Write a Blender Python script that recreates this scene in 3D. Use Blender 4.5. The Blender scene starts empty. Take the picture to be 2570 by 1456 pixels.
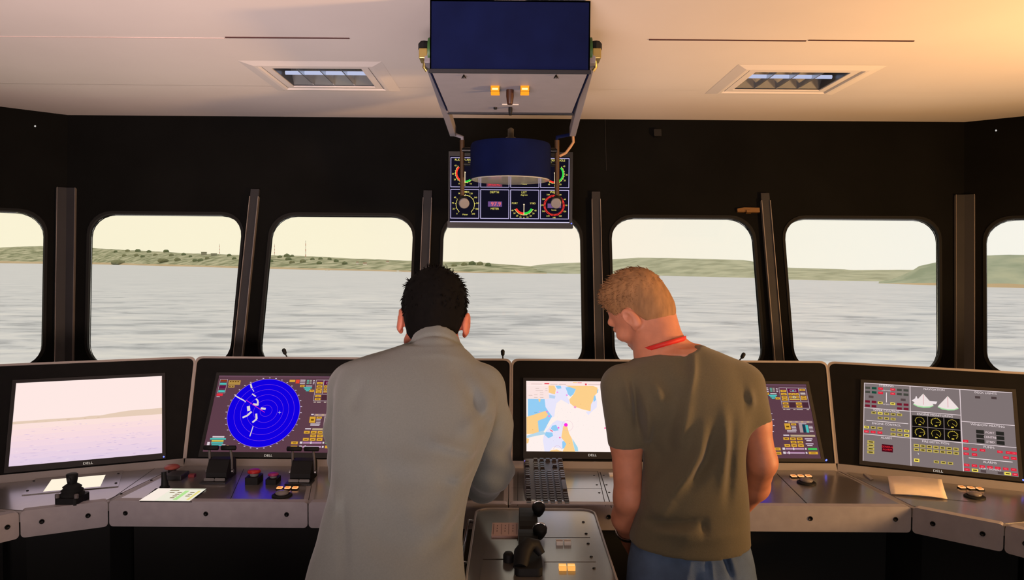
import bpy, bmesh, math, random
import numpy as np
from mathutils import Vector, Matrix
random.seed(7); np.random.seed(7)
S = bpy.context.scene
COL = S.collection
# ------------------------------------------------------------------ camera
F_PX, W_PX, H_PX = 1900.0, 2570.0, 1456.0
EYE = Vector((0.0, 0.0, 1.70))
PITCH, ROLL = math.radians(2.05), math.radians(0.45)
CAM_R = Matrix.Rotation(math.radians(90) - PITCH, 3, 'X') @ Matrix.Rotation(ROLL, 3, 'Z')
cd = bpy.data.cameras.new('camera'); cam = bpy.data.objects.new('camera', cd); COL.objects.link(cam)
cd.sensor_width = 36.0; cd.lens = F_PX / W_PX * 36.0; cd.clip_start = 0.05; cd.clip_end = 30000
cam.matrix_world = Matrix.Translation(EYE) @ CAM_R.to_4x4()
S.camera = cam
# ------------------------------------------------------------------ view
S.view_settings.view_transform = 'Standard'; S.view_settings.look = 'None'
S.view_settings.exposure = 0.0; S.view_settings.gamma = 1.0; S.view_settings.use_curve_mapping = False
S.cycles.use_denoising = True
S.cycles.max_bounces = 8; S.cycles.transparent_max_bounces = 16
S.cycles.sample_clamp_indirect = 4.0

def lin(c):
    if isinstance(c, str):
        c = c.lstrip('#'); c = [int(c[i:i+2], 16) for i in (0, 2, 4)]
    return tuple((v/255/12.92 if v/255 <= .04045 else ((v/255+.055)/1.055)**2.4) for v in c)

# ------------------------------------------------------------------ sky (pale hazy evening sky outside)
wd = bpy.data.worlds.new('sky'); S.world = wd; wd.use_nodes = True
nt = wd.node_tree; nt.nodes.clear()
tc = nt.nodes.new('ShaderNodeTexCoord'); sp = nt.nodes.new('ShaderNodeSeparateXYZ')
mr = nt.nodes.new('ShaderNodeMapRange'); mr.inputs['From Min'].default_value = -.6; mr.inputs['From Max'].default_value = .6
rp = nt.nodes.new('ShaderNodeValToRGB')
for i, (p, c) in enumerate([(0, (253,245,215)), (.32, (252,244,214)), (.55, (252,240,220)), (.75, (247,243,226)), (1, (248,246,236))]):
    e = rp.color_ramp.elements[i] if i < 2 else rp.color_ramp.elements.new(p)
    e.position = p; e.color = (*lin(c), 1)
bg = nt.nodes.new('ShaderNodeBackground'); bg.inputs['Strength'].default_value = 1.0
wo = nt.nodes.new('ShaderNodeOutputWorld')
L = nt.links
L.new(tc.outputs['Generated'], sp.inputs[0]); L.new(sp.outputs['X'], mr.inputs['Value'])
L.new(mr.outputs[0], rp.inputs[0]); L.new(rp.outputs[0], bg.inputs['Color']); L.new(bg.outputs[0], wo.inputs['Surface'])

# ------------------------------------------------------------------ warm room lamp and added fill lights
def lamp(name, kind, loc, energy, color, size=.1, target=None, size_y=None, spread=None):
    d = bpy.data.lights.new(name, kind); o = bpy.data.objects.new(name, d); COL.objects.link(o)
    o.location = loc; d.energy = energy; d.color = color
    if kind == 'AREA':
        d.size = size
        if size_y: d.shape = 'RECTANGLE'; d.size_y = size_y
        if spread: d.spread = math.radians(spread)
    else: d.shadow_soft_size = size
    if target is not None:
        o.rotation_euler = (Vector(target) - Vector(loc)).to_track_quat('-Z', 'Y').to_euler()
    return o
lamp('warm_lamp_right', 'AREA', (2.85, 1.5, 1.2), 46, (1.0, .55, .22), .3, (1.0, 2.6, 2.44), spread=115)
lamp('pink_fill_behind', 'AREA', (-.9, -.35, 1.12), 21, (1.0, .77, .74), 2.0, (-.9, 2.9, 2.44), size_y=.4, spread=65)  # unseen fill added to brighten the ceiling
lamp('warm_fill_behind', 'AREA', (1.25, -1.3, 1.15), 13, (1.0, .86, .78), .8, (0.0, 2.2, 1.0))  # unseen fill added to brighten the men's backs and console fronts

# ------------------------------------------------------------------ picture <-> place
def ray(px, py):
    d = CAM_R @ Vector(((px - W_PX/2)/F_PX, (H_PX/2 - py)/F_PX, -1.0))
    return d
def at(px, py, Y):            # the point of the place seen at a pixel, at depth Y
    d = ray(px, py); return EYE + d * (Y / d.y)
def atz(px, py, Z):
    d = ray(px, py); return EYE + d * ((Z - EYE.z) / d.z)
def hit(px, py, o, n):
    d = ray(px, py); return EYE + d * ((Vector(o) - EYE).dot(n) / d.dot(n))

# ------------------------------------------------------------------ materials
MATS = {}
def mat(name, color, rough=.6, metal=0.0, noise=0.0, nscale=30.0, bump=0.0, bscale=None, spec=None, stretch=None, detail=4, sheen=0, coat=0):
    if name in MATS: return MATS[name]
    m = bpy.data.materials.new(name); m.use_nodes = True; t = m.node_tree; b = t.nodes['Principled BSDF']
    c = lin(color); b.inputs['Base Color'].default_value = (*c, 1)
    b.inputs['Roughness'].default_value = rough; b.inputs['Metallic'].default_value = metal
    if spec is not None: b.inputs['Specular IOR Level'].default_value = spec
    if coat: b.inputs['Coat Weight'].default_value = coat; b.inputs['Coat Roughness'].default_value = .18
    if sheen: b.inputs['Sheen Weight'].default_value = sheen
    if noise or bump:
        co = t.nodes.new('ShaderNodeTexCoord'); mp = t.nodes.new('ShaderNodeMapping')
        t.links.new(co.outputs['Object'], mp.inputs['Vector'])
        if stretch: mp.inputs['Scale'].default_value = stretch
    if noise:
        n = t.nodes.new('ShaderNodeTexNoise'); n.inputs['Scale'].default_value = nscale; n.inputs['Detail'].default_value = detail
        t.links.new(mp.outputs[0], n.inputs['Vector'])
        r = t.nodes.new('ShaderNodeValToRGB'); r.color_ramp.elements[0].position = .3; r.color_ramp.elements[1].position = .7
        r.color_ramp.elements[0].color = (*[v*(1-noise) for v in c], 1); r.color_ramp.elements[1].color = (*[min(1, v*(1+noise)) for v in c], 1)
        t.links.new(n.outputs['Fac'], r.inputs[0]); t.links.new(r.outputs[0], b.inputs['Base Color'])
    if bump:
        n2 = t.nodes.new('ShaderNodeTexNoise'); n2.inputs['Scale'].default_value = bscale or nscale; n2.inputs['Detail'].default_value = 3
        t.links.new(mp.outputs[0], n2.inputs['Vector'])
        bp = t.nodes.new('ShaderNodeBump'); bp.inputs['Strength'].default_value = bump; bp.inputs['Distance'].default_value = .002
        t.links.new(n2.outputs['Fac'], bp.inputs['Height']); t.links.new(bp.outputs[0], b.inputs['Normal'])
    MATS[name] = m; return m
def glow(color, strength=1.0, sample=False):
    key = f'glow_{color}_{strength}_{sample}'
    if key in MATS: return MATS[key]
    m = bpy.data.materials.new(key); m.use_nodes = True; t = m.node_tree; t.nodes.clear()
    e = t.nodes.new('ShaderNodeEmission'); e.inputs[0].default_value = (*lin(color), 1); e.inputs[1].default_value = strength
    o = t.nodes.new('ShaderNodeOutputMaterial'); t.links.new(e.outputs[0], o.inputs[0])
    m.cycles.emission_sampling = 'FRONT' if sample else 'NONE'
    MATS[key] = m; return m
def glass_mat():
    if 'glass' in MATS: return MATS['glass']
    m = bpy.data.materials.new('window_glass'); m.use_nodes = True; t = m.node_tree; t.nodes.clear()
    tr = t.nodes.new('ShaderNodeBsdfTransparent'); gl = t.nodes.new('ShaderNodeBsdfGlossy'); gl.inputs['Roughness'].default_value = .03
    fr = t.nodes.new('ShaderNodeFresnel'); fr.inputs['IOR'].default_value = 1.25
    mx = t.nodes.new('ShaderNodeMixShader'); o = t.nodes.new('ShaderNodeOutputMaterial')
    t.links.new(fr.outputs[0], mx.inputs[0]); t.links.new(tr.outputs[0], mx.inputs[1]); t.links.new(gl.outputs[0], mx.inputs[2]); t.links.new(mx.outputs[0], o.inputs[0])
    MATS['glass'] = m; return m

# ------------------------------------------------------------------ mesh builder (world coordinates)
def frame(o, u, v):
    u = Vector(u).normalized(); n = u.cross(Vector(v)).normalized(); v = n.cross(u)
    M = Matrix((( u.x, v.x, n.x, o[0]), (u.y, v.y, n.y, o[1]), (u.z, v.z, n.z, o[2]), (0, 0, 0, 1)))
    return M
class MB:
    def __init__(s): s.v, s.f, s.mi, s.sm, s.cur = [], [], [], [], 0
    def m(s, i): s.cur = i; return s
    def add(s, vs, fs, smooth=False):
        b = len(s.v); s.v += [tuple(x) for x in vs]
        for f in fs: s.f.append([b+i for i in f]); s.mi.append(s.cur); s.sm.append(smooth)
        return s
    def box(s, c, size, M=None):
        x, y, z = [q/2 for q in size]; c = Vector(c)
        vs = [Vector((sx*x, sy*y, sz*z)) + c for sx in (-1, 1) for sy in (-1, 1) for sz in (-1, 1)]
        if M: vs = [M @ q for q in vs]
        return s.add(vs, [(0,1,3,2), (4,6,7,5), (0,4,5,1), (2,3,7,6), (0,2,6,4), (1,5,7,3)])
    def cyl(s, p0, p1, r0, r1=None, n=20, cap=True, smooth=True):
        p0, p1 = Vector(p0), Vector(p1); r1 = r0 if r1 is None else r1
        d = (p1-p0).normalized(); a = d.orthogonal().normalized(); b = d.cross(a)
        vs = []
        for p, r in ((p0, r0), (p1, r1)):
            vs += [p + (a*math.cos(2*math.pi*i/n) + b*math.sin(2*math.pi*i/n))*r for i in range(n)]
        s.add(vs, [(i, (i+1) % n, n+(i+1) % n, n+i) for i in range(n)], smooth)
        if cap:
            s.add(vs[:n], [tuple(reversed(range(n)))]); s.add(vs[n:], [tuple(range(n))])
        return s
    def tube(s, pts, r, n=10, smooth=True):
        pts = [Vector(p) for p in pts]; vs = []; N = len(pts); rr = r if isinstance(r, (list, tuple)) else [r]*N
        up = None
        for k, p in enumerate(pts):
            d = (pts[min(k+1, N-1)] - pts[max(k-1, 0)]).normalized()
            a = d.orthogonal().normalized() if up is None else (up - d*up.dot(d)).normalized()
            up = a; b = d.cross(a)
            vs += [p + (a*math.cos(2*math.pi*i/n) + b*math.sin(2*math.pi*i/n))*rr[k] for i in range(n)]
        fs = [(k*n+i, k*n+(i+1) % n, (k+1)*n+(i+1) % n, (k+1)*n+i) for k in range(N-1) for i in range(n)]
        s.add(vs, fs, smooth); s.add(vs[:n], [tuple(reversed(range(n)))]); s.add(vs[-n:], [tuple(range(n))])
        return s
    def prism(s, pts, M, d0, d1, smooth=False):   # outline (u,v) extruded along the frame's normal
        n = len(pts)
        lo = [M @ Vector((x, y, d0)) for x, y in pts]; hi = [M @ Vector((x, y, d1)) for x, y in pts]
        s.add(hi, [tuple(range(n))]); s.add(lo, [tuple(reversed(range(n)))])
        s.add(lo+hi, [(i, (i+1) % n, n+(i+1) % n, n+i) for i in range(n)], smooth); return s
    def ring(s, inner, outer, M, d0, d1):         # two outlines of equal count
        n = len(inner); P = lambda pts, d: [M @ Vector((x, y, d)) for x, y in pts]
        a, b, c, e = P(inner, d1), P(outer, d1), P(inner, d0), P(outer, d0)
        vs = a+b+c+e
        fs = []
        for i in range(n):
            j = (i+1) % n
            fs += [(i, n+i, n+j, j)[::-1], (2*n+i, 2*n+j, 3*n+j, 3*n+i)[::-1], (i, j, 2*n+j, 2*n+i)[::-1], (n+i, 3*n+i, 3*n+j, n+j)[::-1]]
        s.add(vs, fs); return s
    def lathe(s, prof, M, n=28, smooth=True):     # profile (radius, height) about the frame's normal
        vs = []
        for r, h in prof: vs += [M @ Vector((r*math.cos(2*math.pi*i/n), r*math.sin(2*math.pi*i/n), h)) for i in range(n)]
        k = len(prof)
        s.add(vs, [(q*n+i, q*n+(i+1) % n, (q+1)*n+(i+1) % n, (q+1)*n+i) for q in range(k-1) for i in range(n)], smooth)
        s.add(vs[:n], [tuple(reversed(range(n)))]); s.add(vs[-n:], [tuple(range(n))]); return s
    def build(s, name, mats, parent=None, bevel=0, base=None, subsurf=0):
        me = bpy.data.meshes.new(name)
        org = Vector(parent_loc(parent)) if parent is not None else (Vector(base) if base is not None else Vector((0, 0, 0)))
        me.from_pydata([tuple(Vector(q)-org) for q in s.v], [], s.f)
        mats = mats if isinstance(mats, (list, tuple)) else [mats]
        for q in mats: me.materials.append(q)
        me.polygons.foreach_set('material_index', s.mi); me.polygons.foreach_set('use_smooth', s.sm); me.update()
        bmm = bmesh.new(); bmm.from_mesh(me); bmesh.ops.recalc_face_normals(bmm, faces=bmm.faces[:]) if name != 'screen' else None
        bmm.to_mesh(me); bmm.free()
        o = bpy.data.objects.new(name, me); COL.objects.link(o)
        if parent is not None: o.parent = parent
        else: o.location = org
        if bevel:
            md = o.modifiers.new('bevel', 'BEVEL'); md.width = bevel; md.segments = 2; md.limit_method = 'ANGLE'; md.angle_limit = math.radians(40)
        return o
def parent_loc(p):
    q = Vector((0, 0, 0))
    while p is not None: q = q + Vector(p.location); p = p.parent
    return q
def tag(o, label=None, cat=None, group=None, kind=None):
    if label: o['label'] = label
    if cat: o['category'] = cat
    if group: o['group'] = group
    if kind: o['kind'] = kind
    return o
def thing(name, loc, label, cat, group=None):
    o = bpy.data.objects.new(name, None); COL.objects.link(o); o.location = loc; o.empty_display_size = .05
    return tag(o, label, cat, group)
def rrect(x0, y0, x1, y1, r, k=6):
    if not isinstance(r, (list, tuple)): r = [r]*4      # corners: (x0,y0) (x1,y0) (x1,y1) (x0,y1)
    cs = [(x0+r[0], y0+r[0], 180, r[0]), (x1-r[1], y0+r[1], 270, r[1]), (x1-r[2], y1-r[2], 0, r[2]), (x0+r[3], y1-r[3], 90, r[3])]
    return [(cx+q*math.cos(math.radians(a+90*i/k)), cy+q*math.sin(math.radians(a+90*i/k))) for cx, cy, a, q in cs for i in range(k+1)]
def rect_match(x0, y0, x1, y1, k=6):
    return [c for c in ((x0, y0), (x1, y0), (x1, y1), (x0, y1)) for _ in range(k+1)]

# ------------------------------------------------------------------ text as mesh
_TXT = {}
def text_mesh(s, size):
    if s not in _TXT:
        c = bpy.data.curves.new('t', 'FONT'); c.body = s; c.size = 1.0; c.align_x = 'CENTER'; c.align_y = 'CENTER'; c.resolution_u = 2
        o = bpy.data.objects.new('t', c); COL.objects.link(o)
        dg = bpy.context.evaluated_depsgraph_get(); dg.update()
        me = bpy.data.meshes.new_from_object(o.evaluated_get(dg))
        _TXT[s] = ([v.co.copy() for v in me.vertices], [tuple(p.vertices) for p in me.polygons])
        bpy.data.objects.remove(o); bpy.data.curves.remove(c); bpy.data.meshes.remove(me)
    return _TXT[s]
def put_text(mb, s, M, size, x=0, y=0, d=0, sx=1.0):
    vs, fs = text_mesh(s, size)
    mb.add([M @ Vector((x+v.x*size*sx, y+v.y*size, d)) for v in vs], fs)

class Painter:      # draws a lit picture on a display, millimetres from the top left corner
    def __init__(s, M, w, h, bgcol, strength=1.0, sample=True):
        s.M, s.w, s.h, s.mb, s.cols, s.k, s.st = M, w, h, MB(), [], 0, strength
        s.cols.append(glow(bgcol, strength, sample)); s.raw([(0, 0), (w, 0), (w, h), (0, h)], 0)
    def layer(s, n): s.k = n; return s
    def ci(s, c):
        g = glow(c, s.st, False)
        if g not in s.cols: s.cols.append(g)
        return s.cols.index(g)
    def P(s, x, y, k=None): return s.M @ Vector((x/1000, -y/1000, (s.k if k is None else k)*.00025))
    def raw(s, pts, ci, k=None):
        s.mb.m(ci)
        a = sum(pts[i][0]*pts[(i+1) % len(pts)][1]-pts[(i+1) % len(pts)][0]*pts[i][1] for i in range(len(pts)))
        if a > 0: pts = pts[::-1]
        s.mb.add([s.P(x, y, k) for x, y in pts], [tuple(range(len(pts)))])
    def poly(s, pts, c): s.raw(pts, s.ci(c))
    def rect(s, x0, y0, x1, y1, c): s.raw([(x0, y0), (x1, y0), (x1, y1), (x0, y1)], s.ci(c))
    def frame(s, x0, y0, x1, y1, t, c):
        for q in ((x0, y0, x1, y0+t), (x0, y1-t, x1, y1), (x0, y0+t, x0+t, y1-t), (x1-t, y0+t, x1, y1-t)): s.rect(*q, c)
    def disc(s, cx, cy, r, c, n=64): s.poly([(cx+r*math.cos(2*math.pi*i/n), cy+r*math.sin(2*math.pi*i/n)) for i in range(n)], c)
    def arc(s, cx, cy, r0, r1, a0, a1, c, n=None):    # degrees, 0 = up, clockwise
        n = n or max(2, int(abs(a1-a0)/5)); ci = s.ci(c)
        f = lambda r, a: (cx+r*math.sin(math.radians(a)), cy-r*math.cos(math.radians(a)))
        for i in range(n):
            p, q = a0+(a1-a0)*i/n, a0+(a1-a0)*(i+1)/n
            s.raw([f(r0, p), f(r1, p), f(r1, q), f(r0, q)], ci)
    def line(s, x0, y0, x1, y1, w, c):
        d = math.hypot(x1-x0, y1-y0) or 1; nx, ny = -(y1-y0)/d*w/2, (x1-x0)/d*w/2
        s.poly([(x0+nx, y0+ny), (x1+nx, y1+ny), (x1-nx, y1-ny), (x0-nx, y0-ny)], c)
    def text(s, t, x, y, size, c, sx=1.0):
        s.mb.m(s.ci(c)); put_text(s.mb, t, s.M, size/1000, x/1000, -y/1000, s.k*.00025, sx)
    def build(s, parent, name='screen'):
        return s.mb.build(name, s.cols, parent)
# ================================================================== the room
CEIL = 2.44
M_black = mat('wall_black_paint', (13, 13, 12), .9, noise=.25, nscale=3, bump=.1, bscale=300, spec=.1)
M_ceil = mat('ceiling_paint', (222, 214, 210), .8, noise=.03, nscale=2, bump=.05, bscale=200)
M_dark = mat('dark_panel', (22, 22, 24), .6)
M_post = mat('post_dark_metal', (36, 35, 38), .6, noise=.12, nscale=8)
M_line = mat('post_edge_highlight', (150, 142, 138), .35, metal=.5)  # bright strips stand in for highlights along the post edges
M_gask = mat('rubber_gasket', (6, 6, 6), .9)
M_floor = mat('floor_dark', (30, 29, 31), .7, noise=.2, nscale=40)
LEAN = .306                                     # the bridge windows lean outwards at the top
WZ, WY = 1.957, 3.763
def wall_y(z): return WY + (z - WZ)*LEAN
WN = Vector((0, -1, LEAN)).normalized()
WO = Vector((0, WY, WZ))
WU, WV = Vector((1, 0, 0)), Vector((0, LEAN, 1)).normalized()
WM = frame(WO, WU, WV)                          # normal points into the room
def wloc(px, py):
    p = hit(px, py, WO, WN) - WO; return p.dot(WU), p.dot(WV)
ZLOW = 1.16
tTop = (CEIL - WZ)/WV.z; tLow = (ZLOW - WZ)/WV.z
KC = 6
SLANT = .15                                     # the outer posts splay outwards with the lean
def splay(mb):
    Mi = WM.inverted(); out = []
    for v in mb.v:
        q = Mi @ Vector(v); w = min(1, max(0, (abs(q.x)-abs(mids[1 if q.x < 0 else 4]))/(abs(cL if q.x < 0 else cR)-abs(mids[1 if q.x < 0 else 4])))); q.x += math.copysign(1, q.x)*w*SLANT*q.y; out.append(tuple(WM @ q))
    mb.v = out; return mb
def facet(M, s0, s1, cells, name):
    """leaning wall with rounded window openings; cells: (sa, sb, x0, x1, t0, t1)"""
    mb = MB(); D = .03
    def quad(a, b, c, d): mb.prism([(a, c), (b, c), (b, d), (a, d)], M, -D, 0)
    T0 = min(c[4] for c in cells) - .05; T1 = max(c[5] for c in cells) + .05
    quad(s0, s1, T1, tTop); quad(s0, s1, tLow, T0)
    edges = [s0]
    for sa, sb, x0, x1, t0, t1 in cells:
        inner = rrect(x0, t0, x1, t1, [.10, .10, .115, .115], KC); outer = rect_match(sa, T0, sb, T1, KC)
        mb.ring(inner, outer, M, -D, 0)
        if sa > edges[-1] + 1e-4: quad(edges[-1], sa, T0, T1)
        edges.append(sb)
    if s1 > edges[-1] + 1e-4: quad(edges[-1], s1, T0, T1)
    if M is WM: splay(mb)
    return tag(mb.build(name, M_black), kind='structure')
def window(i, M, x0, x1, t0, t1):
    w = thing(f'window_{i}', M @ Vector(((x0+x1)/2, t0, 0)), None, None); w['kind'] = 'structure'
    mb = MB(); inn = rrect(x0+.001, t0+.001, x1-.001, t1-.001, [.10, .10, .115, .115], KC); out = rrect(x0-.012, t0-.012, x1+.012, t1+.012, [.108, .108, .122, .122], KC)
    mb.ring(inn, out, M, -.010, .004); (splay(mb) if M is WM else mb).build('window_frame', M_gask, w)
    g = MB(); g.prism(rrect(x0, t0, x1, t1, [.10, .10, .115, .115], KC), M, -.024, -.018); (splay(g) if M is WM else g).build('pane', glass_mat(), w)
xs = [(220, 592), (668, 1031), (1108, 1459), (1538, 1901), (1981, 2358)]
tops = [537, 540, 542, 546, 548]
tM = wloc(166, 700)[1]; cL, cR = wloc(166, 700)[0] + SLANT*tM, wloc(2416, 700)[0] - SLANT*tM
wins = []
for (a, b), ty in zip(xs, tops):
    x0 = wloc(a, 715)[0]; x1 = wloc(b, 720)[0]; t1 = wloc((a+b)/2, ty)[1]; wins.append([x0, x1, None, t1])
wins[0][0] += SLANT*tM*.88; wins[4][1] -= SLANT*tM*.88
t0s = wloc(1285, 921)[1]
mids = [cL] + [(wins[i][1]+wins[i+1][0])/2 for i in range(4)] + [cR]
cells = [(mids[i], mids[i+1], wins[i][0], wins[i][1], t0s, wins[i][3]) for i in range(5)]
facet(WM, cL, cR, cells, 'wall_front')
for i, c in enumerate(cells): window(i+2, WM, *c[2:])
# angled ends, 45 degrees towards the viewer
def side_facet(sgn, corner_s, ang, px_edge, top_py, name, idx):
    o = WM @ Vector((corner_s, 0, 0))      # WV has unit length, so heights along the slope agree on both faces
    u = Vector((sgn*math.cos(ang), -math.sin(ang), 0))
    outw = Vector((sgn*math.sin(ang), math.cos(ang), 0))
    # both faces share the leaning corner line
    v = WV + WU*(sgn*SLANT)
    uu = u if sgn > 0 else -u
    M = frame(o, uu, v)
    # skewed frame: keep v exactly on the shared corner line
    n = uu.cross(v).normalized()
    M = Matrix(((uu.x, v.x, n.x, o.x), (uu.y, v.y, n.y, o.y), (uu.z, v.z, n.z, o.z), (0, 0, 0, 1)))
    Mi = M.inverted()
    e = (Mi @ hit(px_edge, 720, o, n)).x; tt = (Mi @ hit(px_edge + sgn*70, top_py, o, n)).y
    e2 = e + sgn*.66
    x0, x1 = min(e, e2), max(e, e2); s0, s1 = (0, sgn*1.0) if sgn > 0 else (sgn*1.0, 0)
    facet(M, s0, s1, [(s0, s1, x0, x1, t0s, tt)], name)
    window(idx, M, x0, x1, t0s, tt)
    return M
ML = side_facet(-1, cL, math.radians(44), 110, 530, 'wall_front_left', 1)
MR = side_facet(1, cR, math.radians(40), 2475, 548, 'wall_front_right', 7)
# dado below the windows, side walls, back wall, floor
def P3(M, s, t): return M @ Vector((s, t, 0))
endL, endR = P3(ML, -1.0, tLow), P3(MR, 1.0, tLow); topL, topR = P3(ML, -1.0, tTop), P3(MR, 1.0, tTop)
bl, br = P3(WM, cL-SLANT*tLow, tLow), P3(WM, cR+SLANT*tLow, tLow); tl, tr = P3(WM, cL-SLANT*tTop, tTop), P3(WM, cR+SLANT*tTop, tTop)
BACK = -1.7
mb = MB()
for a, b in ((endL, bl), (bl, br), (br, endR)):
    mb.add([a, b, (b.x, b.y, 0), (a.x, a.y, 0)], [(0, 1, 2, 3)])
tag(mb.build('wall_front_dado', M_black), kind='structure')
mb = MB(); mb.add([endL, topL, (topL.x, BACK, CEIL), (topL.x, BACK, 0), (endL.x, endL.y, 0)], [(0, 1, 2, 3, 4)]); tag(mb.build('wall_left', M_black), kind='structure')
mb = MB(); mb.add([endR, topR, (topR.x, BACK, CEIL), (topR.x, BACK, 0), (endR.x, endR.y, 0)], [(0, 1, 2, 3, 4)]); tag(mb.build('wall_right', M_black), kind='structure')
mb = MB(); mb.add([(topL.x, BACK, 0), (topR.x, BACK, 0), (topR.x, BACK, CEIL), (topL.x, BACK, CEIL)], [(0, 1, 2, 3)]); tag(mb.build('wall_back', M_black), kind='structure')
mb = MB(); mb.add([(topL.x-.3, BACK, 0), (topR.x+.3, BACK, 0), (topR.x+.3, 4.0, 0), (topL.x-.3, 4.0, 0)], [(0, 1, 2, 3)]); tag(mb.build('floor', M_floor), kind='structure')
# ceiling with two lamp openings
def cz(px, py): q = atz(px, py, CEIL); return q.x, q.y
lampsq = []
for q in ([(675, 167), (910, 172), (940, 217), (740, 214)], [(1900, 177), (2137, 181), (2050, 226), (1840, 222)]):
    w = [cz(*p) for p in q]
    lampsq.append([(w[0][0]+w[3][0])/2, (w[1][0]+w[2][0])/2, (w[0][1]+w[1][1])/2, (w[2][1]+w[3][1])/2])
yA = min(l[2] for l in lampsq); yB = max(l[3] for l in lampsq)
mb = MB()
lx, rx = topL.x, topR.x
def strip(y0, y1, x0, x1): mb.add([(x0, y0, CEIL), (x0, y1, CEIL), (x1, y1, CEIL), (x1, y0, CEIL)], [(0, 1, 2, 3)])
strip(BACK, yA, lx, rx)
la, ra = lampsq
strip(yA, yB, lx, la[0]); strip(yA, yB, la[1], ra[0]); strip(yA, yB, ra[1], rx)
for l in lampsq:
    strip(yA, l[2], l[0], l[1]); strip(l[3], yB, l[0], l[1])
mb.add([(lx, yB, CEIL), (lx, topL.y, CEIL), (tl.x, tl.y, CEIL), (tr.x, tr.y, CEIL), (rx, topR.y, CEIL), (rx, yB, CEIL)], [(0, 1, 2, 3, 4, 5)])
bm_ = mb.build('ceiling', M_ceil); tag(bm_, kind='structure')
# open joints between the ceiling boards
k = 0
for (x0, x1, py) in ((567, 876, 94), (1628, 2025, 100), (2028, 2296, 101)):
    a, b = cz(x0, py), cz(x1, py); k += 1
    mb = MB(); mb.box(((a[0]+b[0])/2, (a[1]+b[1])/2, CEIL-.001), (b[0]-a[0], .006, .004)); tag(mb.build(f'trim_{k}', mat('joint_dark', (70, 40, 38), .8)), kind='structure')
a, b = cz(0, 91), cz(560, 93)
mb = MB(); mb.box(((a[0]+b[0])/2, a[1], CEIL-.0008), (b[0]-a[0], .004, .002)); tag(mb.build('trim_4', mat('joint_pale', (196, 176, 170), .8)), kind='structure')
# posts between the windows
k = 10
for i, s in enumerate(mids):
    k += 1
    tb, tt = tLow, .10
    mb = MB()
    if 0 < i < 5:
        c = [None, (620, 700), (1066, 700), (1500, 720), (1937, 720)][i]; s = wloc(*c)[0]
        mb.prism([(s-.021, tb), (s+.021, tb), (s+.021, tt), (s-.021, tt)], WM, 0, .016)
        o = mb.build(f'trim_{k}', M_post); tag(o, kind='structure')
        e = MB()
        for q in (-1, 1): e.prism([(s+q*.021-.0015, tb), (s+q*.021+.0015, tb), (s+q*.021+.0015, tt-.04), (s+q*.021-.0015, tt-.04)], WM, .0, .022)
        e.build('edge_highlight', M_line, o)
    else:
        M = ML if i == 0 else MR; q = -1 if i == 0 else 1
        mb.prism([(s, tb), (s-q*.046, tb), (s-q*.046, tt), (s, tt)], WM, 0, .014); splay(mb)
        m3 = MB(); m3.prism([(0, tb), (q*.046, tb), (q*.046, tt), (0, tt)], M, 0, .014); mb.add(m3.v, m3.f)
        o = mb.build(f'trim_{k}', M_post); tag(o, kind='structure')
        e = MB(); w_ = s-q*.047; e.prism([(w_-.001, tb), (w_+.001, tb), (w_+.001, tt), (w_-.001, tt)], WM, 0, .016); splay(e).build('edge_highlight', M_line, o)
        e = MB(); w_ = q*.047; e.prism([(w_-.001, tb), (w_+.001, tb), (w_+.001, tt), (w_-.001, tt)], M, 0, .016); e.build('edge_highlight', M_line, o)
# vertical joint in the wall above the windows, small wall fittings
s = wloc(1521, 400)[0]
mb = MB(); mb.prism([(s-.002, .22), (s+.002, .22), (s+.002, tTop), (s-.002, tTop)], WM, 0, .002); tag(mb.build('trim_20', M_gask), kind='structure')
s, t = wloc(1649, 337)
mb = MB(); mb.prism(rrect(s-.019, t-.019, s+.019, t+.019, .004, 3), WM, 0, .02)
tag(mb.build('wall_box', mat('black_plastic', (12, 12, 13), .5), base=WM @ Vector((s, t, 0)), bevel=.002), 'small square black box on the dark wall above the fifth window', 'wall box')
s, t = wloc(1877, 529)
mb = MB(); mb.prism([(s-.055, t-.010), (s+.055, t-.012), (s+.055, t+.012), (s-.02, t+.013), (s-.055, t+.006)], WM, 0, .012)
mb.prism([(s-.012, t-.016), (s+.012, t-.016), (s+.012, t-.004), (s-.012, t-.004)], WM, .0, .02)
tag(mb.build('blind_bracket', mat('bracket_brown_reflect', (120, 88, 50), .5, metal=.4), base=WM @ Vector((s, t, 0))), 'thin brownish bracket fixed over the top right corner of the window beside the blond man', 'bracket')  # brown tone is a reflection painted into the bracket colour
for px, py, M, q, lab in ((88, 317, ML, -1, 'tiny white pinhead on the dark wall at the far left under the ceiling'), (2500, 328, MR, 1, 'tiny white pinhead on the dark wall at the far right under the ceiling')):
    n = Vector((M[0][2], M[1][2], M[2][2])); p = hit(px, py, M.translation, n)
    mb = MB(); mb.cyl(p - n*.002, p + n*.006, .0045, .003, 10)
    tag(mb.build('wall_pin', glow((225, 220, 215), .8), base=p), lab, 'wall pin')  # pinheads given a faint glow of their own

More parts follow.
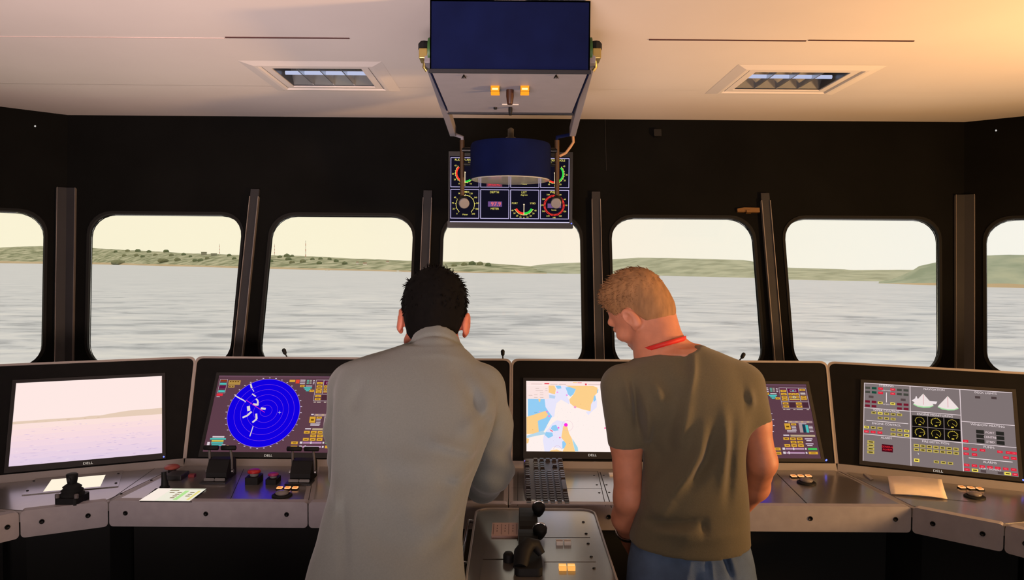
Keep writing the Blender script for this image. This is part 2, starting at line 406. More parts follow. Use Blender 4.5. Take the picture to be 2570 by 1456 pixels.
# ================================================================== outside: water and far shore
SEA = -10.3
def sea_mat():
    m = bpy.data.materials.new('sea_water'); m.use_nodes = True; t = m.node_tree; b = t.nodes['Principled BSDF']
    co = t.nodes.new('ShaderNodeTexCoord'); mp = t.nodes.new('ShaderNodeMapping'); mp.inputs['Scale'].default_value = (.075, .15, 1)
    n1 = t.nodes.new('ShaderNodeTexNoise'); n1.inputs['Scale'].default_value = 1.0; n1.inputs['Detail'].default_value = 5; n1.inputs['Distortion'].default_value = .6
    n1.inputs['Roughness'].default_value = .6
    n2 = t.nodes.new('ShaderNodeTexNoise'); n2.inputs['Scale'].default_value = .035; n2.inputs['Detail'].default_value = 2
    mul = t.nodes.new('ShaderNodeMath'); mul.operation = 'MULTIPLY_ADD'; mul.inputs[1].default_value = .25; 
    r = t.nodes.new('ShaderNodeValToRGB'); E = r.color_ramp.elements
    E[0].position = .40; E[0].color = (*lin((158, 163, 180)), 1); E[1].position = .78; E[1].color = (*lin((232, 232, 240)), 1)
    e = E.new(.50); e.color = (*lin((196, 200, 216)), 1); e = E.new(.60); e.color = (*lin((212, 214, 228)), 1)
    L = t.links
    L.new(co.outputs['Object'], mp.inputs[0]); L.new(mp.outputs[0], n1.inputs['Vector']); L.new(co.outputs['Object'], n2.inputs['Vector'])
    L.new(n2.outputs['Fac'], mul.inputs[0]); L.new(n1.outputs['Fac'], mul.inputs[2])
    ad = t.nodes.new('ShaderNodeMath'); ad.operation = 'SUBTRACT'; ad.inputs[1].default_value = .09
    L.new(mul.outputs[0], ad.inputs[0]); 
    sy_ = t.nodes.new('ShaderNodeSeparateXYZ'); L.new(co.outputs['Object'], sy_.inputs[0])      # ripple contrast faded with distance in the colour, as haze would
    rg_ = t.nodes.new('ShaderNodeMapRange'); rg_.inputs['From Min'].default_value = 100; rg_.inputs['From Max'].default_value = 420; rg_.inputs['To Min'].default_value = 0; rg_.inputs['To Max'].default_value = .85
    L.new(sy_.outputs['Y'], rg_.inputs['Value'])
    mxv = t.nodes.new('ShaderNodeMix'); L.new(rg_.outputs[0], mxv.inputs[0]); L.new(ad.outputs[0], mxv.inputs[2]); mxv.inputs[3].default_value = .545
    L.new(mxv.outputs[0], r.inputs[0]); L.new(r.outputs[0], b.inputs['Base Color'])
    b.inputs['Roughness'].default_value = .55; b.inputs['Specular IOR Level'].default_value = .2
    return m
shore = [(-1700, 642), (-500, 655), (-150, 658), (0, 661), (110, 662), (222, 663), (400, 667.5), (600, 673), (770, 677), (960, 681), (1110, 684), (1240, 686), (1340, 686.5), (1460, 687.5), (1700, 693), (1900, 698), (1980, 702), (2120, 705), (2240, 708), (2357, 712), (2570, 718), (2800, 724), (3100, 730), (4300, 748)]
far = [atz(px, py-1.5, SEA) for px, py in shore]
mb = MB(); mb.add([(-400, 15, SEA)] + far + [(400, 15, SEA)], [tuple(range(len(far)+2))[::-1]])
tag(mb.build('sea', sea_mat()), 'calm pale grey water with faint dark ripples outside the windows', 'sea', kind='stuff')
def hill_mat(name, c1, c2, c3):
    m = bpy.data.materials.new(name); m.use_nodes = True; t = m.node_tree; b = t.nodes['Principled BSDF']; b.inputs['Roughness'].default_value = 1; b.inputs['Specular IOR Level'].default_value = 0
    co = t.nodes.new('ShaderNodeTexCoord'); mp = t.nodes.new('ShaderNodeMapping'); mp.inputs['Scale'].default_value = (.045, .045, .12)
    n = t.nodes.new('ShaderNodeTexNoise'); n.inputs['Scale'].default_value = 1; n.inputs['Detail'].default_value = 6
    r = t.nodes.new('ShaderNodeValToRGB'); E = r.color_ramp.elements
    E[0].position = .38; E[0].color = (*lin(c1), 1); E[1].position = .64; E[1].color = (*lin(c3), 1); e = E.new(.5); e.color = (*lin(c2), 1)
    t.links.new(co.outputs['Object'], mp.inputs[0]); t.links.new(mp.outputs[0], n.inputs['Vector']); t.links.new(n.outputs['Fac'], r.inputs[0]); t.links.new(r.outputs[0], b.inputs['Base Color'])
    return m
def smooth_cols(cols, step=12):
    xs_ = [c[0] for c in cols]; X = np.arange(xs_[0], xs_[-1]+1, step)
    return [(x, float(np.interp(x, xs_, [c[1] for c in cols])), float(np.interp(x, xs_, [c[2] for c in cols]))) for x in X]
def hill(name, cols, m, sand=None, rough=.5, stretch=1.25):
    cols = smooth_cols(cols); NR = 12; mb = MB(); vs = []
    for ci, (px, ty, sy) in enumerate(cols):
        s = atz(px, sy, SEA)
        d = ray(px, ty - rough*(random.random()-.3)); T = EYE + d*(s.y*stretch/d.y)
        for r in range(NR+1):
            q = r/NR; p = s.lerp(T, q); p.z = s.z + (T.z - s.z)*(1-(1-q)**1.25)
            if 0 < r < NR: p.z += math.sin(px*.045+r*1.3)*.012*(T.z-s.z)
            vs.append(p)
        vs.append(Vector((T.x*1.2, T.y*1.2, SEA-2)))
    w = NR+2
    fs = [(c*w+r, (c+1)*w+r, (c+1)*w+r+1, c*w+r+1) for c in range(len(cols)-1) for r in range(w-1)]
    for f in fs: mb.m(1 if (sand and f[0] % w < 2) else 0); mb.add([], [])
    mb2 = MB(); mb2.v = [tuple(v) for v in vs]; mb2.f = [list(f) for f in fs]; mb2.mi = [1 if (sand and f[0] % w < 1) else 0 for f in fs]; mb2.sm = [True]*len(fs)
    o = mb2.build(name, [m] + ([sand] if sand else [])); return tag(o, kind='structure')
G1 = hill_mat('far_grass_hazed', (128, 134, 108), (166, 168, 144), (196, 193, 172))  # distance haze is mixed into these pale hill colours
G2 = hill_mat('mid_grass_hazed', (160, 164, 146), (178, 181, 163), (190, 192, 174))
G3 = hill_mat('near_grass_hazed', (150, 162, 146), (166, 175, 160), (180, 186, 168))
SAND = mat('shore_sand', (192, 170, 140), 1, noise=.12, nscale=.02)
H1 = [(-1700, 633, 642), (-900, 638, 651), (-300, 634, 655), (-150, 628, 657.5), (0, 622, 661), (50, 619, 661.5), (110, 618, 662), (165, 620, 662.5), (222, 622, 663), (300, 627, 665), (400, 632, 667.5), (500, 637, 670), (600, 640, 673), (680, 641, 675), (770, 643, 677), (860, 648, 679), (960, 652, 681), (1035, 655, 683), (1110, 657, 684), (1180, 657, 685), (1240, 662, 686), (1310, 667, 686.5), (1380, 671, 687)]
H2 = [(1290, 682, 685), (1330, 668, 686), (1380, 662, 686.5), (1460, 659, 687.5), (1540, 651, 689), (1600, 647, 690.5), (1700, 648, 693), (1800, 651, 695.5), (1870, 653, 697), (1900, 659, 698), (1945, 668, 700), (1980, 672, 702), (2050, 674, 703.5), (2120, 676, 705), (2135, 678, 705), (2200, 677.5, 706), (2330, 677, 707), (2500, 676, 708)]
H3 = [(2187, 709.8, 710.8), (2236, 702, 712.5), (2262, 692, 713.5), (2293, 677, 714.5), (2306, 668, 715), (2357, 657, 716.5), (2420, 648, 719), (2474, 641.6, 721), (2527, 639.6, 722), (2570, 640, 723), (2750, 646, 727), (3000, 655, 733), (3500, 648, 740), (4300, 660, 752)]
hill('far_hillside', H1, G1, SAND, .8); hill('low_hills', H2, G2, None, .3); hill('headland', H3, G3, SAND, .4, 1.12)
# bushes, masts, houses and boats on the shore
M_tree = mat('bush_green', (106, 116, 84), 1, noise=.25, nscale=.8)
M_tree2 = mat('bush_olive', (128, 130, 98), 1, noise=.25, nscale=.8)
def hill_y(cols, px): return float(np.interp(px, [c[0] for c in cols], [atz(c[0], c[2], SEA).y for c in cols]))
def hpt(px, py, back=None):
    sy = float(np.interp(px, [c[0] for c in H1], [c[2] for c in H1])); ty = float(np.interp(px, [c[0] for c in H1], [c[1] for c in H1]))
    s = atz(px, sy, SEA); d = ray(px, ty); T = EYE + d*(s.y*1.25/d.y); best = None
    for k in range(61):
        q = k/60; p = s.lerp(T, q); p.z = s.z + (T.z-s.z)*(1-(1-q)**1.25); c = CAM_R.transposed() @ (p-EYE); y = H_PX/2 + F_PX*c.y/c.z
        if best is None or abs(y-py) < best[0]: best = (abs(y-py), p.copy())
    return best[1]
ico = bmesh.new(); bmesh.ops.create_icosphere(ico, subdivisions=2, radius=1); IV = [v.co.copy() for v in ico.verts]; IF = [tuple(v.index for v in f.verts) for f in ico.faces]; ico.free()
trees = [(290, 631, 4, 0), (320, 629, 5, 1), (346, 628.5, 6, 0), (374, 630.5, 5, 0), (417, 630, 6, 0), (312, 641, 5, 1), (343, 640, 5, 1), (358, 643, 5, 0), (390, 639, 5, 1), (430, 639, 5, 1), (461, 637.5, 5, 0), (478, 643, 4, 0), (490, 653, 6, 0), (503, 652, 6, 0), (520, 647, 5, 1), (410, 651, 12, 1), (296, 655, 15, 1), (445, 650, 7, 1), (575, 640, 5, 0), (588, 648, 5, 0), (720, 641, 7, 0), (733, 642, 5, 0), (702, 644, 5, 0), (724, 649, 7, 0), (679, 655, 6, 0), (784, 650, 5, 0), (804, 649, 5, 0), (801, 659, 6, 0), (827, 649, 5, 0), (844, 654, 6, 0), (865, 660, 6, 0), (733, 657, 6, 1), (760, 655, 7, 1), (1165, 662, 7, 1), (1185, 660, 8, 0), (1205, 661, 8, 1), (1225, 664, 7, 0), (1140, 665, 6, 1)]
for i, (px, py, r, kd) in enumerate(trees):
    p = hpt(px, py+r*.6); R = r/1900*p.y
    mb = MB(); rnd = random.Random(i)
    vs = [p + Vector((v.x*R*1.15, v.y*R, v.z*R*(.85 if r < 10 else .5)))*(1+.22*(rnd.random()-.5)) + Vector((0, 0, R*.35)) for v in IV]
    mb.add(vs, IF); mb.cyl(p - Vector((0, 0, R*.9)), p, R*.12, R*.1, 6)
    big = 'wide clump of' if r > 9 else ('dark round' if kd == 0 else 'pale olive')
    ref = 'through the second window' if px < 640 else ('through the third window' if px < 1050 else 'in the centre window')
    ob = mb.build('bush', M_tree if kd == 0 else M_tree2, base=p)
    tag(ob, f'{big} bush{"es" if r > 9 else ""} on the far green hillside seen {ref}', 'bush', f'{"bush clumps" if r > 9 else ("dark bushes" if kd == 0 else "olive bushes")} {ref}')
M_wht = mat('house_white', (225, 220, 210), .9); M_red = mat('mast_red', (205, 120, 95), .9); M_roof = mat('house_roof', (150, 120, 100), .9)
for px, y0, y1, w, lab in ((551, 612, 641, .55, 'thin red and white lattice mast on the hill at the right of the second window'), (689, 612, 641, .5, 'short red and white mast at the left edge of the third window'), (767, 604, 652, .6, 'tallest red and white mast on the hill in the third window')):
    b = hpt(px, y1); t = at(px, y0, b.y); mb = MB(); N = 7
    for k in range(N):
        a, c = b.lerp(t, k/N), b.lerp(t, (k+1)/N); mb.m(k % 2)
        rr = w*(1-.6*k/N)
        for q in range(3):
            o = Vector((math.cos(q*2.09)*rr, math.sin(q*2.09)*rr, 0)); o2 = Vector((math.cos((q+1)*2.09)*rr, math.sin((q+1)*2.09)*rr, 0))
            mb.cyl(a+o, c+o*.92, .16, .16, 5); mb.cyl(a+o, c+o2*.92, .1, .1, 4)
    tag(mb.build('radio_mast', [M_wht, M_red], base=b), lab, 'mast')
def house(px, py, w, h, lab, grey=False):
    b = hpt(px, py); sc = b.y/1900; t = thing('house', b, lab, 'building')
    mb = MB(); mb.box((b.x, b.y, b.z+h*sc/2), (w*sc, w*sc*.7, h*sc)); mb.build('wall', mat('house_grey', (150, 148, 130), .9) if grey else M_wht, t)
    mb = MB(); z = b.z+h*sc; x = w*sc*.55; y = w*sc*.4
    if grey: mb.box((b.x, b.y, z+.4), (2*x, 2*y, .8))
    else: mb.add([(b.x-x, b.y-y, z), (b.x+x, b.y-y, z), (b.x+x, b.y+y, z), (b.x-x, b.y+y, z), (b.x-x*.8, b.y, z+x*.6), (b.x+x*.8, b.y, z+x*.6)], [(0, 1, 5, 4), (2, 3, 4, 5), (0, 4, 3), (1, 2, 5), (0, 3, 2, 1)])
    mb.build('roof', M_roof if not grey else M_tree2, t)
house(512, 640.5, 11, 7, 'flat grey block building on the ridge, left of its neighbour, second window', True)
house(537, 642, 12, 5, 'flat grey block building on the ridge beside the mast, second window', True)
house(897, 664, 6, 5, 'small white house on the far slope, lowest of three in the third window')
house(916, 665.5, 9, 4, 'wider white house on the far slope in the third window')
house(973, 660, 7, 3, 'small white house high on the slope near the right post of the third window')
for px, py, w, lab in ((1000, 682.5, 16, 'small white boat off the far shore beside the dark haired man'), (822, 679.3, 12, 'low pale boat close to the far shore in the third window')):
    b = atz(px, py+.6, SEA); sc = b.y/1900; t = thing('boat', b, lab, 'boat'); L_ = w*sc/2; M = frame(b, (1, 0, 0), (0, 1, 0))
    mb = MB(); mb.prism([(-L_, -L_*.25), (L_*.6, -L_*.3), (L_, 0), (L_*.6, L_*.3), (-L_, L_*.25)], M, -.2, L_*.22); mb.build('hull', M_wht, t)
    mb = MB(); mb.box((b.x-L_*.2, b.y, b.z+L_*.36), (L_*.7, L_*.35, L_*.28)); mb.build('cabin', M_wht, t)
# ================================================================== the bridge console
DESK, ZB, RY = .925, .948, 2.85
TILT, SA = math.radians(32), math.radians(24.4)
SEAM = 1.2375
M_hood = mat('hood_black', (13, 12, 12), .7, noise=.2, nscale=25, spec=.15)
M_edge = mat('hood_edge_grey', (150, 142, 138), .4)
M_desk = mat('desk_grey_laminate', (90, 84, 80), .32, noise=.05, nscale=60, spec=1.0, coat=1.0)
M_rim = mat('desk_rim_grey', (140, 134, 132), .45)
M_panel = mat('desk_panel_dark', (84, 80, 82), .3, noise=.06, nscale=60)
M_fascia = mat('fascia_grey', (158, 152, 156), .6, noise=.06, nscale=30)
M_cab = mat('cabinet_black', (9, 9, 9), .8)
M_bolt = mat('bolt_black', (14, 14, 15), .4, metal=.5)
M_blk = mat('black_plastic_matt', (11, 11, 12), .65, spec=.3)
M_chrome = mat('chrome', (220, 220, 222), .15, metal=1)
M_steel = mat('brushed_steel', (150, 150, 150), .35, metal=1)
M_redb = mat('red_button', (170, 25, 30), .35)
M_white = mat('white_plastic', (215, 208, 200), .5)
M_led = glow('#2030ff', 3.0)
def hood_frame(o, a):
    u = Vector((math.cos(a), math.sin(a), 0)); h = Vector((-math.sin(a), math.cos(a), 0))
    return frame(o, u, h*math.sin(TILT) + Vector((0, 0, math.cos(TILT))))
HC = hood_frame(Vector((-SEAM, RY, ZB)), 0)
HL = hood_frame(Vector((-SEAM, RY, ZB)), SA)
HR = hood_frame(Vector((SEAM, RY, ZB)), -SA)
def uv(M, px, py):
    n = Vector((M[0][2], M[1][2], M[2][2])); p = M.inverted() @ hit(px, py, M.translation, n); return p.x, p.y
HH = uv(HC, 1285, 904)[1]
dm = HH*math.sin(TILT)*math.tan(SA/2)           # mitre where the angled hoods meet
HOODS = [('left', HL, -1.35, 0, 0, dm), ('centre_left', HC, 0, SEAM, -dm, 0), ('centre_right', HC, SEAM, 2*SEAM, 0, dm), ('right', HR, 0, 1.35, -dm, 0)]
hood_lab = {'left': 'black sloping monitor hood with the seascape screen at the far left', 'centre_left': 'black sloping monitor hood in front of the dark haired man',
            'centre_right': 'black sloping monitor hood holding the chart screen, behind the blond man', 'right': 'black sloping monitor hood at the far right with the alarm panel screen'}
for nm, M, s0, s1, e0, e1 in HOODS:
    t = thing('monitor_hood', M @ Vector(((s0+s1)/2, 0, 0)), hood_lab[nm], 'console hood')
    g = .004
    def outline(o, r):      # slanted sides, rounded upper corners
        pts = [(s0+g-o, -0.0), (s1-g+o, -0.0)]
        a, b = (s1-g+o+e1, HH+o), (s0+g-o+e0, HH+o)
        def corner(p, din, dout):
            p, din, dout = Vector(p), Vector(din).normalized(), Vector(dout).normalized()
            A, B = p - din*r, p + dout*r
            return [tuple(A*(1-q)*(1-q) + p*2*q*(1-q) + B*q*q) for q in [i/6 for i in range(7)]]
        return pts + corner(a, (e1, HH), (-1, 0)) + corner(b, (-1, 0), (-e0, -HH))
    mb = MB(); mb.prism(outline(0, .028), M, -.05, 0); mb.build('panel', M_hood, t)
    inner, outer = outline(-.003, .028), outline(.0055, .032)
    mb = MB(); mb.ring(inner, outer, M, -.052, .003); mb.build('edge_trim', M_edge, t)
    mb = MB(); mb.prism([(s0+g, -.03), (s1-g, -.03), (s1-g, -.001), (s0+g, -.001)], M, -.05, .004) 
    # ledge strip along the foot of the hood
    mb.build('ledge', M_rim, t, bevel=.003)
    # closed back
    mb = MB(); a = [M @ Vector((s0+g, 0, -.05)), M @ Vector((s1-g, 0, -.05)), M @ Vector((s1-g+e1, HH-.01, -.05)), M @ Vector((s0+g+e0, HH-.01, -.05))]
    hd = Vector((-M[1][0], M[0][0], 0))*.0 + Vector((-M[1][0], M[0][0], 0))
    b = [a[3]+hd*.05, a[2]+hd*.05]; b += [Vector((b[1].x, b[1].y, .9)), Vector((b[0].x, b[0].y, .9))]
    mb.add([a[3], a[2], b[1], b[0]], [(0, 1, 2, 3)]); mb.add([b[0], b[1], b[2], b[3]], [(0, 1, 2, 3)]); mb.build('back_cover', M_hood, t)

# desk units (plan outlines on the desk plane)
def dz(px, py, z=DESK): return atz(px, py, z)
fy = dz(1285, 1268).y                            # front edge of the straight desk
def fx(px): return dz(px, 1268 + (px-1285)*.0078).x
def rear(s, M=HC): p = M @ Vector((s, 0, .012)); return Vector((p.x, p.y, DESK))
fl, fr = fx(272), fx(2289)
A_l = Vector((fl, fy, DESK)); A_r = Vector((fr, fy, DESK))
B_l = dz(49, 1287); B_r = dz(2521, 1321)
C_l = B_l + Vector((-.30, -.36, 0)); C_r = B_r + Vector((.26, -.34, 0))
X1, X2, X3 = fx(773), fx(1276), fx(1780)
R = lambda x: Vector((x, RY+.012, DESK))
UNITS = [('angled_left', [A_l, B_l, rear(-1.02, HL), rear(0, HL)]),
         ('left', [Vector((X1, fy, DESK)), A_l, R(-SEAM), R(X1*1.15)]),
         ('middle_left', [Vector((X2, fy, DESK)), Vector((X1, fy, DESK)), R(X1*1.15), R(X2)]),
         ('middle_right', [Vector((X3, fy, DESK)), Vector((X2, fy, DESK)), R(X2), R(X3*1.15)]),
         ('right', [A_r, Vector((X3, fy, DESK)), R(X3*1.15), R(SEAM)]),
         ('angled_right', [B_r, A_r, rear(0, HR), rear(1.02, HR)]),
         ('end_left', [B_l, C_l, rear(-1.35, HL)+Vector((-.1, -.1, 0)), rear(-1.02, HL)]),
         ('end_right', [C_r, B_r, rear(1.02, HR), rear(1.35, HR)+Vector((.1, -.1, 0))])]
ulab = {'angled_left': 'grey angled console unit with the joystick, under the seascape screen', 'left': 'grey console unit with the two lever boxes, left of the dark haired man',
        'middle_left': 'grey console unit directly in front of the dark haired man, mostly hidden', 'middle_right': 'grey console unit under the chart screen where the keyboard lies',
        'right': 'grey console unit with three amber buttons just right of the blond man', 'angled_right': 'grey angled console unit with the loose pale card, below the alarm panel screen',
        'end_left': 'grey console unit cut by the left edge of the photo', 'end_right': 'grey console unit cut by the right edge of the photo'}
def inset(pts, d, r=.02, k=5):
    n = len(pts); P = [Vector((p.x, p.y)) for p in pts]; ctr = sum(P, Vector((0, 0)))/n; out = []
    lines = []
    for i in range(n):
        a, b = P[i], P[(i+1) % n]; t = (b-a).normalized(); nn = Vector((-t.y, t.x))
        if (ctr-a).dot(nn) < 0: nn = -nn
        lines.append((a+nn*d, t))
    cs = []
    for i in range(n):
        (p, t), (q, w) = lines[i-1], lines[i]
        den = t.x*w.y - t.y*w.x; s = ((q.x-p.x)*w.y-(q.y-p.y)*w.x)/den; cs.append(p+t*s)
    for i in range(n):
        p, a, b = cs[i], cs[i-1], cs[(i+1) % n]
        A, B = p+(a-p).normalized()*r, p+(b-p).normalized()*r
        out += [tuple(A*(1-q)**2+p*2*q*(1-q)+B*q*q) for q in [j/k for j in range(k+1)]]
    return out
ZM = Matrix.Identity(4)
UT = {}
for nm, pts in UNITS:
    c = sum(pts, Vector())/4; t = thing('console_unit', (c.x, c.y, 0), ulab[nm], 'console'); UT[nm] = t
    mb = MB(); mb.prism(inset(pts, .001, .004), ZM, DESK-.03, DESK); mb.build('desk_top', M_rim, t)
    mb = MB(); mb.prism(inset(pts, .016, .022), ZM, DESK-.004, DESK+.0012); pn = mb.build('work_panel', M_desk, t)
    a, b = pts[1], pts[0]                       # front edge, left to right
    u = (b-a).normalized(); back = Vector((-u.y, u.x, 0)); Ln = (b-a).length
    # bumper strip along the front
    H = .083; FM = frame(a + Vector((0, 0, -H+.004)), u, (0, 0, 1))
    mb = MB(); mb.prism(rrect(.002, 0, Ln-.002, H, .012, 4), FM, -.03, .0); f_ = mb.build('bumper', M_fascia, t, bevel=.006)
    hs = {'left': [.085, .488, .893], 'angled_left': [.24, .76], 'right': [.5, .92], 'angled_right': [.24, .78], 'middle_right': [.1, .5, .9], 'middle_left': [.1, .5, .9], 'end_left': [.93], 'end_right': [.13]}[nm]
    for q in hs:
        p = FM @ Vector((Ln*q, H*.52, 0)); n = Vector((FM[0][2], FM[1][2], FM[2][2]))
        m2 = MB(); m2.lathe([(.0075, -.002), (.0075, .002), (.005, .0025), (.005, .0005), (.0001, .0005)], frame(p, u, (0, 0, 1)), 16); m2.build('bolt', M_bolt, f_)
    # cabinet below
    q = [a+back*.16, b+back*.16, pts[3], pts[2]]
    mb = MB(); mb.prism([(v.x, v.y) for v in q], ZM, 0.0, DESK-.03); mb.build('cabinet', M_cab, t)
# seam lines and screw heads of the service plates
def deskline(unit, pix, w=.0022, z=DESK+.0016, m=None):
    P = [dz(*p) for p in pix]; mb = MB()
    for a, b in zip(P[:-1], P[1:]):
        d = (b-a).normalized(); n = Vector((-d.y, d.x, 0))*w/2
        mb.add([(*(a+n).xy, z), (*(b+n).xy, z), (*(b-n).xy, z), (*(a-n).xy, z)], [(0, 1, 2, 3)])
    return mb.build('plate_joint', m or M_gask, UT[unit])
def plate(unit, pix, z0=.0012, z1=.004, m=None, name='service_plate'):
    P = [dz(*p) for p in pix]; mb = MB(); mb.prism([(p.x, p.y) for p in P][::-1], ZM, DESK+z0, DESK+z1); return mb.build(name, m or M_desk, UT[unit], bevel=.001)
def screw(par, px, py, z=DESK, r=.0042):
    p = dz(px, py, z); mb = MB(); mb.lathe([(r, 0), (r, .0018), (r*.6, .003), (.0001, .003)], Matrix.Translation((p.x, p.y, z)), 12); return mb.build('screw', M_bolt, par)
pl = plate('angled_left', [(98, 1193), (309, 1184), (297, 1223), (55, 1245)])
for q in ((85, 1208), (69, 1232), (297, 1189), (291, 1213)): screw(pl, *q, z=DESK+.004)
for q in ((352, 1177), (380, 1206), (304, 1240)): screw(UT['angled_left'], *q)
deskline('angled_left', [(274, 1257), (388, 1177)])
for q in ((590, 1178), (556, 1256)): pass
deskline('left', [(612, 1178), (575, 1262)]); deskline('left', [(446, 1178), (424, 1190)])
deskline('middle_right', [(1420, 1183), (1500, 1184), (1520, 1272)]); deskline('middle_right', [(1415, 1227), (1512, 1227)]); deskline('middle_right', [(1506, 1186), (1535, 1276)], .003)
for q in ((1491, 1194), (1498, 1218), (1504, 1238), (1512, 1264), (1515, 1194), (1522, 1218), (1529, 1237)): screw(UT['middle_right'], *q)
deskline('middle_right', [(1300, 1185), (1299, 1272)], .0016); deskline('middle_left', [(1240, 1226), (1268, 1226)], .0016); deskline('middle_right', [(1283, 1226), (1325, 1226)], .0016)
deskline('right', [(1950, 1190), (2032, 1272)], .003)
deskline('angled_right', [(2250, 1243), (2450, 1262)], .003)

# small controls set into the desks -------------------------------------------------
def amber_buttons(unit, centres, w=13, d=9):
    for px, py in centres:
        c = dz(px, py); sc = c.y/1900; ww = w*sc
        M = Matrix.Translation((c.x, c.y, DESK+.001))
        mb = MB(); mb.prism(rrect(-ww*.62, -.013, ww*.62, .013, .003, 3), M, 0, .004); b = mb.build('push_button', M_blk, UT[unit])
        mb = MB(); mb.prism(rrect(-ww*.5, -.0105, ww*.5, .0105, .002, 3), M, .004, .0075); mb.m(1); mb.prism(rrect(-ww*.34, -.005, ww*.34, .005, .001, 2), M, .0075, .0078)
        mb.build('button_cap', [glow('#ffb070', 1.15), glow('#f07818', .9)], b)
def trackball(unit, px, py, r=.022):
    c = dz(px, py); M = Matrix.Translation((c.x, c.y, DESK+.001))
    mb = MB(); mb.lathe([(r*1.5, 0), (r*1.5, .004), (r*1.3, .007), (r*1.02, .007), (r*1.0, .002)], M, 28); h = mb.build('trackball_ring', M_blk, UT[unit])
    mb = MB(); mb.lathe([(r*math.sin(a), r*.35+r*.75*-math.cos(a)*-1 if False else .002+r*.8*(1-math.cos(math.pi-a))/2) for a in [math.pi*i/10 for i in range(1, 10)]][::-1], M, 24); mb.build('trackball', mat('ball_grey', (120, 112, 108), .25), h)
amber_buttons('left', [(702, 1229), (722, 1229), (741, 1229)]); trackball('left', 708, 1246)
amber_buttons('right', [(1992, 1199), (2010, 1199), (2029, 1199)]); trackball('right', 2024, 1214)
amber_buttons('angled_right', [(2414, 1227), (2437, 1229), (2459, 1231)]); trackball('angled_right', 2446, 1249)
def desk_display(unit, pix, draw, name='desk_display'):
    P = [dz(*p, DESK+.004) for p in pix]        # top left, top right, bottom right, bottom left
    cx = sum((p for p in P), Vector())/4
    mb = MB(); e = [(p - cx)*1.04 + cx for p in P]; mb.prism([(p.x, p.y) for p in e][::-1], ZM, DESK+.001, DESK+.0038); d = mb.build(name, M_blk, UT[unit])
    u = ((P[1]-P[0])+(P[2]-P[3])).normalized(); w = ((P[1]-P[0]).length+(P[2]-P[3]).length)/2; h = ((P[0]-P[3]).length+(P[1]-P[2]).length)/2
    v = Vector((-u.y, u.x, 0)); o = cx - u*w/2 + v*h/2 + Vector((0, 0, .0002)); draw(d, frame(o, u, v), w*1000, h*1000)
def draw_left(d, M, w, h):
    p = Painter(M, w, h, '#fff3dc', 1.0); p.build(d)
def draw_form(d, M, w, h):
    p = Painter(M, w, h, '#f4efdd', .95); p.layer(1)
    p.rect(0, 0, w*.3, h, '#fff0e4'); p.rect(w*.3, 0, w, h*.09, '#d8d8c0'); p.rect(w*.63, h*.18, w*.72, h*.93, '#b8e898'); p.rect(w*.9, h*.18, w*.955, h*.93, '#eee088')  # left strip is the white monitor's reflection, drawn into the picture
    for i, (x, y, q) in enumerate(((.31, .14, .19), (.36, .3, .1), (.52, .30, .09), (.52, .44, .09), (.52, .58, .09), (.52, .72, .09), (.78, .3, .09), (.78, .44, .09), (.78, .58, .09))): p.rect(w*x, h*y, w*(x+q), h*(y+.075), '#8c7a58')
    p.build(d)
desk_display('angled_left', [(127, 1204), (263, 1192), (254, 1221), (111, 1234)], draw_left)
desk_display('left', [(393, 1226), (514, 1227), (480, 1258), (354, 1257)], draw_form)
# ------------------------------------------------------------------ things standing on the console
def lever_box(px0, px1, py_base, py_top, grip_y, lab):
    a, b = dz(px0, py_base), dz(px1, py_base); Y = a.y; cx = (a.x+b.x)/2; w = b.x-a.x; sc = Y/1900
    h = (py_base-py_top)*sc; t = thing('lever_box', (cx, Y, DESK), lab, 'lever control')
    mb = MB(); S_ = [(-.045, 0), (.05, 0), (.05, h*.75), (.03, h), (-.015, h), (-.045, h*.45)]
    Mx = frame((cx-w/2, Y+.03, DESK), (0, 1, 0), (0, 0, 1)); mb.prism(S_, Mx, 0, w); mb.build('housing', M_blk, t, bevel=.004)
    mb = MB(); mb.box((cx, Y-.02, DESK+.003), (w*1.25, .06, .006)); mb.build('base_plate', mat('plate_dark', (34, 34, 36), .4), t)
    for sx in (-1, 1):
        x = cx + sx*w*.5; gx = cx + sx*w*.43
        top = at((px0+px1)/2, grip_y, Y+.02).z
        mb = MB(); mb.tube([(x+sx*.003, Y+.03, DESK+.03), (x+sx*.003, Y+.027, DESK+h), (x+sx*.001, Y+.02, top)], .0045, 8); l = mb.build('lever', mat('lever_grey', (110, 106, 106), .4, metal=.4), t)
        mb = MB(); L_ = w*.37; mb.tube([(gx-sx*.0-L_, Y+.02, top), (gx-L_*.93, Y+.02, top), (gx+L_*.93, Y+.02, top), (gx+L_, Y+.02, top)], [.0045, .0085, .0085, .0045], 12); mb.build('grip', M_blk, l)
        mb = MB(); mb.prism(rrect(cx+sx*w*.26-.018-cx, 0, cx+sx*w*.26+.018-cx, .010, .003, 3), frame((cx, Y-.03, DESK+.006), (1, 0, 0), (0, .5, 1)), 0, .004); mb.build('scale_plate', M_steel, t)
        mb = MB(); mb.cyl((x+sx*.006, Y+.02, DESK+h*.4), (x+sx*.012, Y+.02, DESK+h*.4), .007, n=12); mb.build('side_bolt', M_steel, t)
lever_box(521, 573, 1206, 1155, 1124, 'black box with two T grip levers standing before the left part of the radar screen')
lever_box(731, 782, 1209, 1158, 1127, 'black box with two T grip levers right of the red mushroom button')
